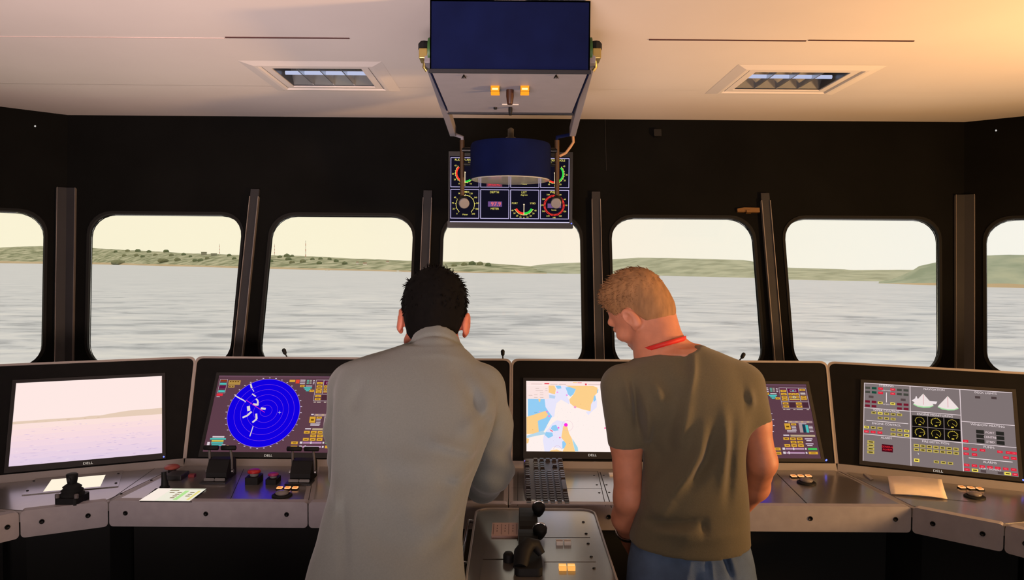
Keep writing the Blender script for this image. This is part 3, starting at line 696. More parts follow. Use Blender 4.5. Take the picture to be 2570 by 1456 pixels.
def estop(px, py_top, py_base, r, lab, cap):
    c = dz(px, py_base); sc = c.y/1900; h = (py_base-py_top)*sc; t = thing('emergency_button', (c.x, c.y, DESK), lab, 'push button'); M = Matrix.Translation((c.x, c.y, DESK+.001))
    mb = MB(); mb.prism(rrect(-r*1.0, -.03, r*1.0, .03, .004, 3), M, 0, h*.52); mb.build('housing', M_blk, t, bevel=.003)
    mb = MB(); mb.lathe([(r*.6, h*.52), (r*.66, h*.6), (r*.66, h*.72)], M, 20); mb.build('collar', mat('collar_grey', (120, 118, 118), .5), t)
    mb = MB(); mb.lathe([(r*.6, h*.7), (r*.95, h*.76), (r*1.0, h*.86), (r*.8, h*.97), (.001, h)], M, 24); mb.build('cap', cap, t)
estop(638, 1178, 1212, .023, 'red mushroom push button with grey collar, left of its smaller pink neighbour', M_redb)
estop(686, 1187, 1212, .019, 'smaller push button with a pinkish cap, between the red button and a lever box', mat('pink_cap', (150, 35, 95), .35))
t0_ = dz(413, 1224); t = thing('handset', (t0_.x, t0_.y, DESK), 'slim black upright handset behind the lit form display', 'handset')
mb = MB(); mb.tube([(t0_.x, t0_.y, DESK), (t0_.x, t0_.y+.002, DESK+.012), (t0_.x-.003, t0_.y+.004, DESK+.03), (t0_.x-.005, t0_.y+.006, DESK+.052)], [.013, .012, .009, .008], 12); mb.build('body', M_blk, t)
mb = MB(); mb.cyl((t0_.x, t0_.y, DESK+.0), (t0_.x, t0_.y, DESK+.006), .017, .015, 20); mb.build('foot', M_blk, t)
c = dz(458, 1200); t = thing('switch_box', (c.x, c.y, DESK), 'low black switch box with a small red key, left of the first lever box', 'switch')
mb = MB(); mb.box((c.x-.02, c.y, DESK+.009), (.06, .07, .018)); mb.build('housing', mat('plate_dark', (34, 34, 36), .4), t, bevel=.003)
mb = MB(); mb.box((c.x+.03, c.y+.01, DESK+.006), (.022, .02, .012)); mb.build('key', mat('key_red', (120, 30, 34), .5), t, bevel=.002)
c = dz(432, 1186); t = thing('mushroom_button', (c.x, c.y, DESK), 'wide dull red mushroom button at the back corner, left of the lever boxes', 'push button')
M = Matrix.Translation((c.x, c.y, DESK+.001)); mb = MB(); mb.lathe([(.014, 0), (.014, .012)], M, 20); mb.build('collar', M_blk, t)
mb = MB(); mb.lathe([(.018, .012), (.026, .015), (.027, .02), (.02, .026), (.001, .028)], M, 24); mb.build('cap', mat('dull_red', (150, 70, 60), .45), t)
# joystick
c = dz(168, 1268); sc = c.y/1900; t = thing('joystick', (c.x, c.y, DESK), 'black joystick on a bellows base below the seascape screen', 'joystick')
M = Matrix.Translation((c.x, c.y+.03, DESK+.001)); zt = at(168, 1189, c.y+.03).z - DESK
mb = MB(); mb.prism(rrect(-.036, -.04, .036, .04, .01, 4), M, 0, .022); mb.build('base', M_blk, t, bevel=.004)
mb = MB(); mb.lathe([(.034, .02), (.036, .028), (.029, .033), (.033, .039), (.025, .045), (.028, .05), (.02, .056), (.014, .06)], M, 24); mb.build('bellows', M_gask, t)
for sx in (-1, 1):
    mb = MB(); mb.lathe([(.007, .022), (.007, .034), (.004, .036), (.001, .036)], Matrix.Translation((c.x+sx*.030, c.y+.0, DESK)), 12); mb.build('knob', mat('knob_grey', (90, 84, 84), .5), t)
mb = MB(); mb.lathe([(.010, .055), (.011, zt*.55), (.014, zt*.68), (.016, zt*.8), (.0175, zt*.97), (.014, zt), (.001, zt)], M, 20); g = mb.build('grip', M_blk, t)
mb = MB(); mb.cyl((c.x, c.y+.014, DESK+zt*.84), (c.x, c.y+.010, DESK+zt*.84), .006, n=12); mb.build('thumb_button', mat('plate_dark', (34, 34, 36), .4), g)
# loose card on the right console
P = [dz(*p, DESK+.02) for p in ((2228, 1203), (2363, 1212), (2378, 1241), (2236, 1229))]
mb = MB(); n_ = 10
vs = []; 
for i in range(n_+1):
    q = i/n_; a = P[0].lerp(P[1], q); b = P[3].lerp(P[2], q); w = .004*math.sin(q*3.1)
    vs += [(a.x, a.y, a.z+.012+w), ((a.x+b.x)/2, (a.y+b.y)/2, a.z-.004+w), (b.x, b.y, DESK+.006+w)]
mb.add(vs, [(i*3+j, i*3+j+1, i*3+3+j+1, i*3+3+j) for i in range(n_) for j in range(2)], True)
o = mb.build('instruction_card', mat('card_cream', (235, 215, 190), .3, noise=.12, nscale=12), base=(P[0]+P[2])/2)
md = o.modifiers.new('thick', 'SOLIDIFY'); md.thickness = .002; tag(o, 'crumpled glossy cream card lying on the right angled desk below the alarm panel screen', 'card')
P = [dz(*p) for p in ((2166, 1192), (2174, 1192), (2192, 1206), (2185, 1208))]
mb = MB(); mb.prism([(p.x, p.y) for p in P][::-1], ZM, DESK+.001, DESK+.006); tag(mb.build('paper_strip', M_rim, base=P[0]), 'short pale strip on the desk left of the crumpled card', 'strip')
c = atz(1537, 1194, DESK); mb = MB(); mb.box((c.x, c.y, DESK+.004), (.024, .03, .006)); tag(mb.build('paper_slip', M_white, base=(c.x, c.y, DESK)), 'tiny white slip on the desk beside the blond man\'s left arm', 'slip')
# hood levers
for px, py, lean, lab in ((718, 897, -.35, 'small black toggle lever leaning left on the hood above the left radar screen'), (1262, 901, -.02, 'small upright black toggle lever on the hood right of the dark haired man'), (1857, 905, .5, 'small black toggle lever leaning right, just behind the blond man\'s shoulder')):
    s, tt = uv(HC, px, py); b = HC @ Vector((s, HH+.004, -.02)); t = thing('toggle_lever', b, lab, 'toggle lever')
    mb = MB(); mb.lathe([(.017, -.004), (.017, .004), (.011, .009), (.006, .011)], Matrix.Translation(b), 18); mb.build('base', M_blk, t)
    d = Vector((math.sin(lean), 0, math.cos(lean))); mb = MB(); mb.cyl(b+Vector((0, 0, .008)), b+d*.025, .003, n=8); mb.build('stem', M_bolt, t)
    mb = MB(); mb.tube([b+d*.022, b+d*.027, b+d*.042, b+d*.048], [.004, .0075, .0085, .004], 12); mb.build('grip', M_blk, t)
# keyboard lying from the hood foot to the pedestal
kb_a, kb_b = at(1375, 1152, 2.80), at(1370, 1272, 2.40)
kz0 = max(kb_a.z, DESK+.03); 
KL = (kb_a-kb_b).length; v = (kb_a-kb_b).normalized(); KW = .150
KM = frame(kb_b, Vector((1, 0.0, 0)), v)
t = thing('keyboard', kb_b, 'black computer keyboard lying lengthwise under the chart screen, tilted up on the hood foot', 'keyboard')
wn = .075*.88
mb = MB(); mb.prism(rrect(-wn, 0, wn, KL, .008, 4), KM, -.018, 0); mb.build('case', mat('keyboard_case', (70, 64, 66), .4), t, bevel=.003)
M_key = mat('keycap_black', (62, 57, 60), .25)
mb = MB()
cols5 = [-.63, -.25, .10, .44, .78]
def key(x, y, w, h):
    mb.prism([(x-w/2, y-h/2), (x+w/2, y-h/2), (x+w/2, y+h/2), (x-w/2, y+h/2)], KM, 0, .004)
    mb.prism([(x-w*.4, y-h*.34), (x+w*.4, y-h*.34), (x+w*.4, y+h*.40), (x-w*.4, y+h*.40)], KM, .004, .010)
keys = []
pitch = .0185; cw = wn*2/6.2
def kx(c): return -wn + wn*2*(.10 + c*.172)
for r in range(23):
    y = .012 + r*pitch
    if y > KL-.012: break
    for c in range(6):
        if c == 0:
            if r in (1, 6, 11, 16) or r > 19: continue
            x = -wn+.012
        else: x = kx(c)+.008
        if r in (15, 19) and c > 0: continue
        if 16 <= r <= 18 and c == 4 and r != 17: continue
        if 16 <= r <= 18 and c == 3: continue
        if c == 5 and 5 <= r <= 10:
            if r == 7: keys.append((x, y+.009, cw*.8, pitch*5.6))
            continue
        keys.append((x, y, cw*.82, pitch*.74))
for k_ in keys:
    mb = MB(); key(*k_); mb.build('key', M_key, t)
mb = MB(); q = KM @ Vector((-wn+.006, KL-.03, .001)); mb.cyl(q, q+Vector((0, -.001, .003)), .003, n=10); mb.build('power_led', glow('#7a6cff', 2.5), t)
# ================================================================== monitors and their pictures
def monitor(M, quad, label, draw, led=None, name='monitor', tilt_proud=.006, logo=True, bez=(.012, .028)):
    q = [uv(M, *p) for p in quad]               # top left, top right, bottom right, bottom left
    s0, s1 = (q[0][0]+q[3][0])/2, (q[1][0]+q[2][0])/2; t1, t0 = (q[0][1]+q[1][1])/2, (q[2][1]+q[3][1])/2
    t = thing(name, M @ Vector(((s0+s1)/2, t0, 0)), label, 'monitor')
    bx, bb = bez
    mb = MB(); mb.ring([(s0, t0), (s1, t0), (s1, t1), (s0, t1)], [(s0-bx, max(t0-bb, .004)), (s1+bx, max(t0-bb, .004)), (s1+bx, t1+bx), (s0-bx, t1+bx)], M, .0, tilt_proud)
    mb.prism([(s0-.001, t0-.001), (s1+.001, t0-.001), (s1+.001, t1+.001), (s0-.001, t1+.001)], M, .0, tilt_proud-.004); mb.build('bezel', mat('bezel_black', (16, 15, 16), .4), t)
    SM = M @ Matrix.Translation((s0, t1, tilt_proud-.0035)); w, h = (s1-s0)*1000, (t1-t0)*1000
    draw(SM, w, h, t)
    if logo:
        mb = MB(); put_text(mb, 'DELL', M, .0125, (s0+s1)/2, max(t0-bb*.48, .010), tilt_proud+.0006, 1.15); mb.build('logo', glow('#d8ccc0', 1.0), t)  # logo lettering made to glow so it stands out
    if led:
        a, b = uv(M, *led); mb = MB(); p = M @ Vector((a, b, 0)); n = Vector((M[0][2], M[1][2], M[2][2])); mb.cyl(p, p+n*.007, .0028, n=12); mb.build('power_led', glow('#5060ff', 4.0), t)
    return t
rs = random.Random(3)
def draw_sea(M, w, h, t):
    p = Painter(M, w, h, '#ffe9e4', 1.0); p.layer(1)
    hz = h*.50
    cols = ['#fde2dc', '#fbdede', '#f8dbe0', '#f4d8e2', '#efd5e3', '#ead2e4', '#e4cfe4']
    for i, c in enumerate(cols): p.rect(0, hz+(h-hz)*i/7, w, hz+(h-hz)*(i+1)/7, c)
    p.layer(2); p.poly([(0, hz-8), (w*.25, hz-9), (w*.43, hz-8), (w*.5, hz-11), (w*.57, hz-10), (w*.64, hz-15), (w*.76, hz-22), (w, hz-24), (w, hz+1), (0, hz+2)], '#e6cdb8')
    for i in range(10): x = rs.random()*w*.55; p.rect(x, hz-6+rs.random()*4, x+8, hz-1, '#d8bca6')
    p.layer(3)
    for i in range(150):
        q = rs.random()**.8; y = hz+8+q*(h-hz-14); x = rs.random()*w*.93; L_ = (8+rs.random()*26)*(.4+q*.8); a = .9+q*1.1
        p.poly([(x, y), (x+L_*.5, y-a*.5), (x+min(L_, w-x), y+.2), (x+L_*.45, y+a*.6)], rs.choice(['#d9c2e0', '#cdb6dc', '#e8cfe0', '#f6e4ea', '#d2bcd8']))
    p.build(t)
def rings(p, cx, cy, r): 
    for i in range(1, 6): p.arc(cx, cy, r*i/6-.25, r*i/6+.25, 0, 360, '#c878e0', 64)
def draw_radar(M, w, h, t):
    p = Painter(M, w, h, '#6a4754', .75); p.layer(1)
    r = h*.443; cx, cy = w*.405, h*.49
    p.rect(0, 0, w, h*.018, '#7a5668')
    p.arc(cx, cy, r, r+1.6, 0, 360, '#b080ff', 90); p.disc(cx, cy, r, '#1500ff', 90)
    for i in range(36):
        a = i*10; q = math.radians(a); x, y = cx+(r+6)*math.sin(q), cy-(r+6)*math.cos(q); p.rect(x-3, y-1.2, x+3, y+1.2, '#f4e8ff')
    p.layer(2); ox, oy = cx+8, cy-2; 
    for i in range(1, 6): p.arc(cx+10-i*1.6, cy-8+i*1.4, r*i/6-.35, r*i/6+.35, 0, 360, '#b85cf0', 72)
    p.layer(3)
    def blob(pts, c='#fff0f0', ww=5):
        for a, b in zip(pts[:-1], pts[1:]): p.line(cx+a[0]*r, cy+a[1]*r, cx+b[0]*r, cy+b[1]*r, ww*(.7+.6*rs.random()), c)
    blob([(-.52, -.86), (-.46, -.72)], ww=8); blob([(-.44, -.7), (-.38, -.62)], ww=3); blob([(-.42, -.55), (-.3, -.47)], ww=7); blob([(-.28, -.4), (-.22, -.34), (-.2, -.2)], ww=6)
    blob([(-.9, -.5), (-.78, -.43), (-.62, -.35), (-.55, -.3)], ww=5); blob([(-.34, -.24), (-.2, -.22)], ww=10); blob([(-.46, -.18), (-.42, -.04)], ww=10); blob([(-.34, -.02), (-.44, .1), (-.56, .16)], ww=8)
    blob([(-.1, -.12), (.04, -.1)], ww=9); blob([(-.2, .04), (-.16, .2), (-.26, .3)], ww=6); blob([(-.22, .4), (-.24, .56), (-.26, .7)], ww=4)
    p.layer(4); p.line(cx-.56*r, cy-.36*r, cx+.03*r, cy+.0*r, 2.2, '#ff30d0'); p.line(cx+.41*r, cy, cx+.49*r, cy, 1, '#ffffff'); p.line(cx+.45*r, cy-.05*r, cx+.45*r, cy+.05*r, 1, '#ffffff')
    ui(p, w, h); p.build(t)
AMB, WHT, CYN, MAR, DKB = '#f4b840', '#f6e8f0', '#58d8d0', '#6c1a4a', '#3a2430'
def btn(p, x, y, w, h, on=False, c=AMB):
    p.rect(x, y, x+w, y+h, '#fff0b0' if on else c); p.layer(p.k+1); p.rect(x+w*.24, y+h*.38, x+w*.76, y+h*.66, '#7a5410'); p.layer(p.k-1)
def ui(p, w, h):
    p.layer(1)
    W = lambda x: x*w; H = lambda y: y*h
    # upper left block
    p.frame(W(.015), H(.05), W(.075), H(.24), .9, WHT); p.rect(W(.02), H(.06), W(.07), H(.085), '#a04020'); p.rect(W(.02), H(.10), W(.07), H(.125), CYN); p.rect(W(.02), H(.14), W(.07), H(.175), MAR); p.rect(W(.02), H(.20), W(.07), H(.225), CYN); p.rect(W(.012), H(.245), W(.06), H(.275), '#ff3848'); p.rect(W(.015), H(.285), W(.04), H(.293), WHT)
    p.rect(W(.085), H(.065), W(.18), H(.125), '#c89c50'); p.rect(W(.09), H(.132), W(.14), H(.165), '#c89c50'); p.layer(2)
    for i in range(4): p.rect(W(.095+.02*i), H(.075), W(.107+.02*i), H(.09), '#6c4418')
    for i in range(2): p.rect(W(.098+.022*i), H(.142), W(.108+.022*i), H(.155), '#6c4418')
    p.layer(1)
    # lower left block
    for i, (x, q, c) in enumerate(((.05, .09, WHT), (.035, .12, CYN), (.05, .09, '#f0e060'), (.05, .09, CYN), (.055, .08, CYN))): p.rect(W(x), H(.80+i*.026), W(x+q), H(.818+i*.026), c)
    p.rect(W(.02), H(.875), W(.04), H(.915), WHT); p.rect(W(.13), H(.905), W(.16), H(.913), WHT); p.rect(W(.17), H(.912), W(.185), H(.925), '#ffd080')
    # upper right block
    p.rect(W(.565), H(.052), W(.61), H(.082), AMB); p.rect(W(.615), H(.05), W(.645), H(.10), '#ff5038')
    for i in range(3): p.rect(W(.65), H(.05+.024*i), W(.69), H(.06+.024*i), WHT)
    for i in range(3):
        for j in range(2): p.rect(W(.703+.022*j), H(.052+.02*i), W(.72+.022*j), H(.066+.02*i), '#b0a8a0' if j else '#70c0a8')
        p.rect(W(.752), H(.055+.022*i), W(.765), H(.064+.022*i), WHT)
    p.rect(W(.70), H(.13), W(.75), H(.139), WHT)
    for i in range(3): p.rect(W(.685+.01*i), H(.15+.02*i), W(.75-.01*i), H(.166+.02*i), CYN)
    btn(p, W(.655), H(.12), W(.035), H(.03)); btn(p, W(.735), H(.185), W(.035), H(.028))
    p.frame(W(.775), H(.05), W(.992), H(.335), 1.1, WHT); p.rect(W(.785), H(.058), W(.83), H(.07), MAR)
    for y in (.08, .125, .165, .20): btn(p, W(.785), H(y), W(.045), H(.03))
    p.rect(W(.836), H(.055), W(.839), H(.235), WHT); p.rect(W(.93), H(.055), W(.933), H(.235), WHT)
    p.rect(W(.843), H(.062), W(.926), H(.115), MAR); p.layer(2); p.frame(W(.86), H(.078), W(.91), H(.105), .9, WHT); p.rect(W(.88), H(.084), W(.892), H(.099), CYN); p.layer(1)
    for r in range(2):
        for i in range(3): btn(p, W(.845+.028*i), H(.125+.04*r), W(.025), H(.03), on=(r == 1 and i == 1))
    p.rect(W(.845), H(.205), W(.926), H(.22), '#f0c858'); p.rect(W(.845), H(.222), W(.926), H(.232), MAR)
    for y in (.065, .16, .19): btn(p, W(.938), H(y), W(.045), H(.027))
    p.rect(W(.94), H(.115), W(.98), H(.145), '#d8c8c0')
    p.rect(W(.778), H(.24), W(.99), H(.244), WHT)
    for x in (.785, .89):
        for y in (.255, .295): btn(p, W(x), H(y), W(.045), H(.028))
    p.rect(W(.837), H(.255), W(.884), H(.325), '#54303c'); p.rect(W(.94), H(.255), W(.985), H(.325), '#54303c')
    for x, q in ((.78, .018), (.805, .03), (.86, .018), (.885, .05), (.965, .02)): p.rect(W(x), H(.345), W(x+q), H(.356), '#e8d8c8')
    # middle right
    p.rect(W(.80), H(.505), W(.99), H(.535), '#b8989c'); p.rect(W(.775), H(.505), W(.795), H(.52), WHT); p.layer(2)
    for i in range(4): p.rect(W(.812+.045*i), H(.512), W(.83+.045*i), H(.524), '#e8c890')
    p.layer(1)
    btn(p, W(.768), H(.54), W(.045), H(.08)); btn(p, W(.82), H(.54), W(.04), H(.025))
    for i in range(4): p.rect(W(.82), H(.572+.02*i), W(.855), H(.58+.02*i), WHT)
    p.rect(W(.78), H(.63), W(.85), H(.64), WHT); p.rect(W(.78), H(.647), W(.85), H(.656), WHT)
    p.rect(W(.88), H(.55), W(.905), H(.66), '#c0a8a8'); p.rect(W(.908), H(.55), W(.925), H(.66), '#104860'); p.rect(W(.93), H(.56), W(.95), H(.66), CYN); p.rect(W(.88), H(.54), W(.94), H(.547), WHT)
    for i in range(5): p.rect(W(.955), H(.57+.018*i), W(.985), H(.577+.018*i), WHT)
    # lower right
    p.rect(W(.80), H(.69), W(.99), H(.715), '#d0b898'); p.rect(W(.745), H(.69), W(.79), H(.705), WHT)
    for r in range(3):
        for cidx in range(3):
            if cidx == 0 and r == 1: continue
            btn(p, W(.74+.052*cidx), H(.725+.045*r), W(.044), H(.034))
    for r in range(2): p.rect(W(.905), H(.735+.065*r), W(.965), H(.75+.065*r), '#e0c8e0'); p.rect(W(.915), H(.76+.065*r), W(.955), H(.772+.065*r), WHT)
    btn(p, W(.655), H(.86), W(.05), H(.035)); btn(p, W(.655), H(.915), W(.05), H(.035))
    for i in range(2):
        p.rect(W(.72), H(.86+.052*i), W(.74), H(.888+.052*i), WHT); p.rect(W(.745), H(.862+.052*i), W(.885), H(.885+.052*i), '#a02890'); p.layer(2); p.rect(W(.745), H(.866+.052*i), W(.885), H(.871+.052*i), WHT); p.rect(W(.745), H(.879+.052*i), W(.885), H(.884+.052*i), WHT); p.rect(W(.80-.04*i), H(.858+.052*i), W(.81-.04*i), H(.89+.052*i), WHT); p.layer(1)
        p.rect(W(.892), H(.862+.052*i), W(.905), H(.885+.052*i), WHT)
    p.rect(W(.915), H(.862), W(.985), H(.888), '#50d868'); btn(p, W(.915), H(.91), W(.07), H(.032))
def draw_chart(M, w, h, t):
    p = Painter(M, w, h, '#fff1ec', 1.0); sx = w/311.0; sy = h/178.0     # photo pixels of the chart: 311 x 178
    def Q(pts): return [(min(w, max(0, x*sx)), min(h, max(0, y*sy))) for x, y in [((a-316)/5.2, (b-293)/5.14) for a, b in pts]]
    p.layer(1)
    LAV, BLU, ORG = '#e9e6fb', '#94cdf4', '#fdd08c'
    p.poly(Q([(604, 460), (690, 460), (740, 430), (830, 480), (870, 560), (860, 600), (760, 540), (700, 590), (680, 680), (670, 760), (620, 790), (560, 640), (550, 540)]), LAV)
    p.poly(Q([(690, 355), (860, 355), (870, 480), (820, 500), (760, 440), (700, 450)]), LAV)
    p.poly(Q([(560, 900), (700, 810), (800, 830), (830, 900), (800, 960), (830, 1100), (760, 1170), (640, 1150), (600, 1205), (540, 1205), (520, 1060), (540, 980)]), LAV)
    p.poly(Q([(1140, 560), (1190, 480), (1220, 560), (1210, 640), (1150, 690), (1100, 740), (1070, 700), (1130, 680)]), LAV)
    p.layer(2)
    p.poly(Q([(335, 535), (550, 535), (560, 640), (590, 690), (640, 760), (600, 830), (540, 940), (470, 960), (460, 820), (380, 770), (335, 770)]), BLU)
    p.poly(Q([(820, 380), (870, 370), (955, 400), (920, 470), (880, 500), (850, 470), (840, 430)]), BLU); p.poly(Q([(1170, 490), (1200, 480), (1210, 540), (1175, 570)]), BLU); p.poly(Q([(1215, 410), (1245, 400), (1235, 450), (1215, 450)]), BLU)
    p.poly(Q([(640, 880), (690, 870), (720, 940), (660, 950), (620, 920)]), BLU); p.poly(Q([(560, 960), (640, 970), (650, 1010), (590, 1040), (545, 1000)]), BLU)
    p.poly(Q([(470, 960), (540, 940), (560, 990), (440, 1010), (320, 1040), (320, 1010)]), '#b8d8ea'); p.poly(Q([(760, 1080), (810, 1060), (820, 1150), (760, 1170)]), BLU); p.poly(Q([(885, 1040), (950, 1150), (955, 1200), (915, 1200)]), '#a8d8ec')
    p.poly(Q([(690, 355), (760, 355), (770, 390), (720, 400)]), BLU); p.poly(Q([(610, 480), (690, 490), (680, 530), (610, 520)]), '#bcd4f0')
    p.layer(3)
    p.poly(Q([(604, 355), (680, 355), (697, 400), (685, 470), (640, 462), (604, 450)]), ORG)
    p.poly(Q([(820, 355), (1180, 355), (1235, 380), (1225, 450), (1185, 490), (1165, 560), (1140, 600), (1130, 690), (1040, 670), (920, 630), (875, 590), (865, 540), (930, 460), (955, 400), (880, 375)]), ORG)
    p.poly(Q([(318, 770), (400, 745), (560, 690), (590, 740), (560, 780), (460, 820), (470, 960), (400, 985), (318, 990)]), ORG)
    p.poly(Q([(780, 880), (825, 880), (850, 980), (880, 1040), (915, 1205), (760, 1205), (810, 1110), (750, 1030), (765, 950)]), ORG)
    p.poly(Q([(318, 1040), (350, 1050), (340, 1100), (318, 1110)]), ORG); p.poly(Q([(620, 1190), (690, 1180), (760, 1205), (600, 1205)]), ORG)
    p.poly(Q([(318, 360), (604, 360), (604, 535), (318, 535)]), '#fbe4e0'); p.poly(Q([(470, 535), (500, 535), (490, 575), (475, 570)]), ORG)
    p.layer(4)
    p.poly(Q([(318, 300), (1920, 300), (1920, 355), (318, 355)]), '#fde4e0')
    p.layer(5)
    p.poly(Q([(550, 322), (613, 322), (613, 338), (550, 338)]), '#e84858'); p.poly(Q([(1075, 325), (1097, 325), (1097, 348), (1075, 348)]), '#e84050'); p.poly(Q([(920, 308), (975, 308), (975, 318), (920, 318)]), '#fccc80'); p.poly(Q([(980, 308), (1033, 308), (1033, 320), (980, 320)]), '#fa9c98')
    for x0, x1 in ((380, 520), (735, 830), (1115, 1310), (625, 720)): p.poly(Q([(x0, 334), (x1, 334), (x1, 338), (x0, 338)]), '#b89c98')
    for x, y, q in ((435, 390, 45), (435, 420, 95), (560, 395, 30), (560, 420, 30), (345, 485, 50), (415, 480, 45), (490, 480, 45), (415, 512, 45), (490, 512, 45), (490, 452, 45)): p.poly(Q([(x, y), (x+q, y), (x+q, y+5), (x, y+5)]), '#c8b0a8')
    for x, y, r_, c in ((812, 870, 24, '#ff30e0'), (577, 702, 11, '#f870e0'), (602, 760, 11, '#fa80d0'), (718, 908, 12, '#f870e0'), (732, 1032, 11, '#f870c0'), (1302, 908, 12, '#f878a8'), (485, 702, 9, '#f0a0e8'), (715, 446, 12, '#f8a8f0'), (835, 482, 12, '#f0a0e8'), (935, 640, 16, '#f4a0c8')):
        cx, cy = Q([(x, y)])[0]; rr = r_/5.2*sx; p.disc(cx, cy, rr, c, 12)
    p.poly(Q([(605, 925), (650, 950), (640, 960), (615, 945)]), '#f87080'); p.poly(Q([(530, 960), (690, 770), (700, 780), (545, 970)]), '#fff4ea')
    cx, cy = Q([(830, 880)])[0]; p.arc(cx, cy, 13*sx, 13.4*sx, 0, 360, '#e0a8c0', 40); cx, cy = Q([(700, 1180)])[0]; p.arc(cx, cy, 9*sx, 9.4*sx, 270, 450, '#d08090', 20)
    for i in range(160):
        x = 330+rs.random()*1200; y = 540+rs.random()*650; q = Q([(x, y)])[0]; p.rect(q[0], q[1], min(w, q[0]+.9+rs.random()), q[1]+.6, rs.choice(['#d8b8b4', '#b8a8b8', '#e0c4bc']))
    for x, y in ((1010, 600), (850, 1102), (395, 935)): q = Q([(x, y)])[0]; p.disc(q[0], q[1], 1.1, '#d87020', 8)
    for i in range(4): q = Q([(420+10*i, 710+4*(i % 2))])[0]; p.rect(q[0], q[1], q[0]+1.4, q[1]+1.6, '#1c3c70')
    p.build(t)
def gauge(p, cx, cy, r, ang, kind):
    Yl = '#e8d050'
    p.arc(cx, cy, r-.55, r+.55, -135, 135, Yl, 32)
    for i in range(15 if kind else 7):
        a = math.radians(-135+270*i/(14 if kind else 6)); p.line(cx+r*math.sin(a), cy-r*math.cos(a), cx+(r+(3 if kind else 1.8))*math.sin(a), cy-(r+(3 if kind else 1.8))*math.cos(a), 1.3 if kind else .9, Yl)
    a = math.radians(ang); p.line(cx, cy, cx+r*.95*math.sin(a), cy-r*.95*math.cos(a), 1.1, Yl); p.rect(cx-4, cy+r*.85, cx+4, cy+r*1.15, Yl)
def draw_engine(M, w, h, t):
    p = Painter(M, w, h, '#877a7a', .85); W = lambda x: x*w; H = lambda y: y*h; p.layer(1)
    for q in ((0, 0, 1, .008), (0, .325, .66, .332), (.0, .66, .66, .667), (.66, .40, 1, .407), (.66, .66, 1, .667), (0, 0, .004, 1), (.323, 0, .328, 1), (.66, 0, .665, 1)): p.rect(W(q[0]), H(q[1]), W(q[2]), H(q[3]), '#fbe8ec')
    for tx, x, y in (('STEERING', .16, .022), ('NAVIGATION', .49, .03), ('DECK LIGHTS', .83, .03), ('WIPER CONTROL', .16, .35), ('ENGINE CONTROL', .16, .52), ('ENGINE MONITORING', .49, .355), ('ALARM', .16, .69), ('FIRE DETECTION', .49, .69), ('WINDOW HEATING', .83, .43), ('PUMPS', .83, .69), ('ALARMS', .83, .865)):
        p.text(tx, W(x), H(y), h*.036, '#ffeef0')
    G, Gd, R_, Rd, Y, Yb = '#4c4c44', '#1e5040', '#f02840', '#7c1c30', '#cdb85c', '#ffe860'
    def B(x, y, c, q=.034, v=.03):
        p.rect(W(x), H(y), W(x+q), H(y+v), c)
        if c in (Y, Yb): p.layer(2); p.rect(W(x+q*.2), H(y+v*.3), W(x+q*.8), H(y+v*.7), '#4a3c14'); p.layer(1)
        if c == R_: p.layer(2); p.rect(W(x+q*.25), H(y+v*.42), W(x+q*.75), H(y+v*.6), '#ff8890'); p.layer(1)
    for r in range(2):
        for i, c in enumerate((G, Gd, R_)): B(.01+.046*i, .05+.055*r, c)
        for i, c in enumerate((R_, G, G)): B(.188+.046*i, .05+.055*r, c)
        for i in range(2): B(.01+.046*i, .23+.055*r, Rd); B(.234+.046*i, .235+.055*r, Rd)
    B(.035, .165, '#5c4c4c'); B(.26, .175, '#5c4c4c'); B(.1, .235, Yb); B(.188, .235, Yb); p.rect(W(.158), H(.11), W(.163), H(.24), '#ffeef0'); p.text('FORWARD', W(.16), H(.085), h*.02, '#ffeef0'); p.text('ASTERN', W(.16), H(.265), h*.02, '#ffeef0')
    for i in range(5): B(.055+.045*i, .37, Yb if i == 1 else Y)
    for i in range(3): B(.1+.045*i, .43, Y)
    p.rect(W(.02), H(.485), W(.31), H(.492), '#ffeef0')
    for i in range(3): B(.005+.047*i, .56, Yb if i == 0 else Y); B(.005+.047*i, .615, R_); B(.19+.046*i, .565, Yb if i == 2 else Y); B(.19+.046*i, .62, Yb if i == 2 else Y)
    for i in range(4): B(.03, .74+.042*i, Y, .048, .034)
    p.rect(W(.13), H(.77), W(.205), H(.86), '#500818'); p.layer(2); p.text('GENERAL', W(.168), H(.80), h*.03, '#ff3840'); p.text('ALARM', W(.168), H(.832), h*.03, '#ff3840'); p.layer(1)
    # little ship picture
    p.poly([(W(.335), H(.19)), (W(.36), H(.16)), (W(.365), H(.13)), (W(.37), H(.13)), (W(.375), H(.16)), (W(.42), H(.18)), (W(.51), H(.18)), (W(.50), H(.215)), (W(.36), H(.215))], '#fff0f2'); p.layer(2)
    for x, y in ((.415, .10), (.58, .11)):
        p.poly([(W(x-.07), H(y+.14)), (W(x), H(y-.01)), (W(x+.07), H(y+.14)), (W(x+.04), H(y+.165)), (W(x), H(y+.172)), (W(x-.04), H(y+.165))], '#b4f0b0'); p.layer(3)
        p.poly([(W(x-.068), H(y+.13)), (W(x), H(y-.008)), (W(x+.068), H(y+.13)), (W(x+.04), H(y+.15)), (W(x), H(y+.157)), (W(x-.04), H(y+.15))], '#fff0ee'); p.layer(4); p.rect(W(x-.002), H(y+.0), W(x+.002), H(y+.135), '#e8a8b0'); p.layer(2)
    p.layer(1)
    for r in range(2):
        for i in range(3):
            x, y = .336+.108*i, .375+.142*r
            p.rect(W(x), H(y), W(x+.103), H(y+.135), '#14100e'); p.layer(2); gauge(p, W(x+.052), H(y+.066), h*.046, 130 if (r+i) % 2 == 0 else 80+i*6, (r+i) % 2); p.layer(1)
    p.frame(W(.334), H(.372), W(.655), H(.655), .5, '#b4a8a8')
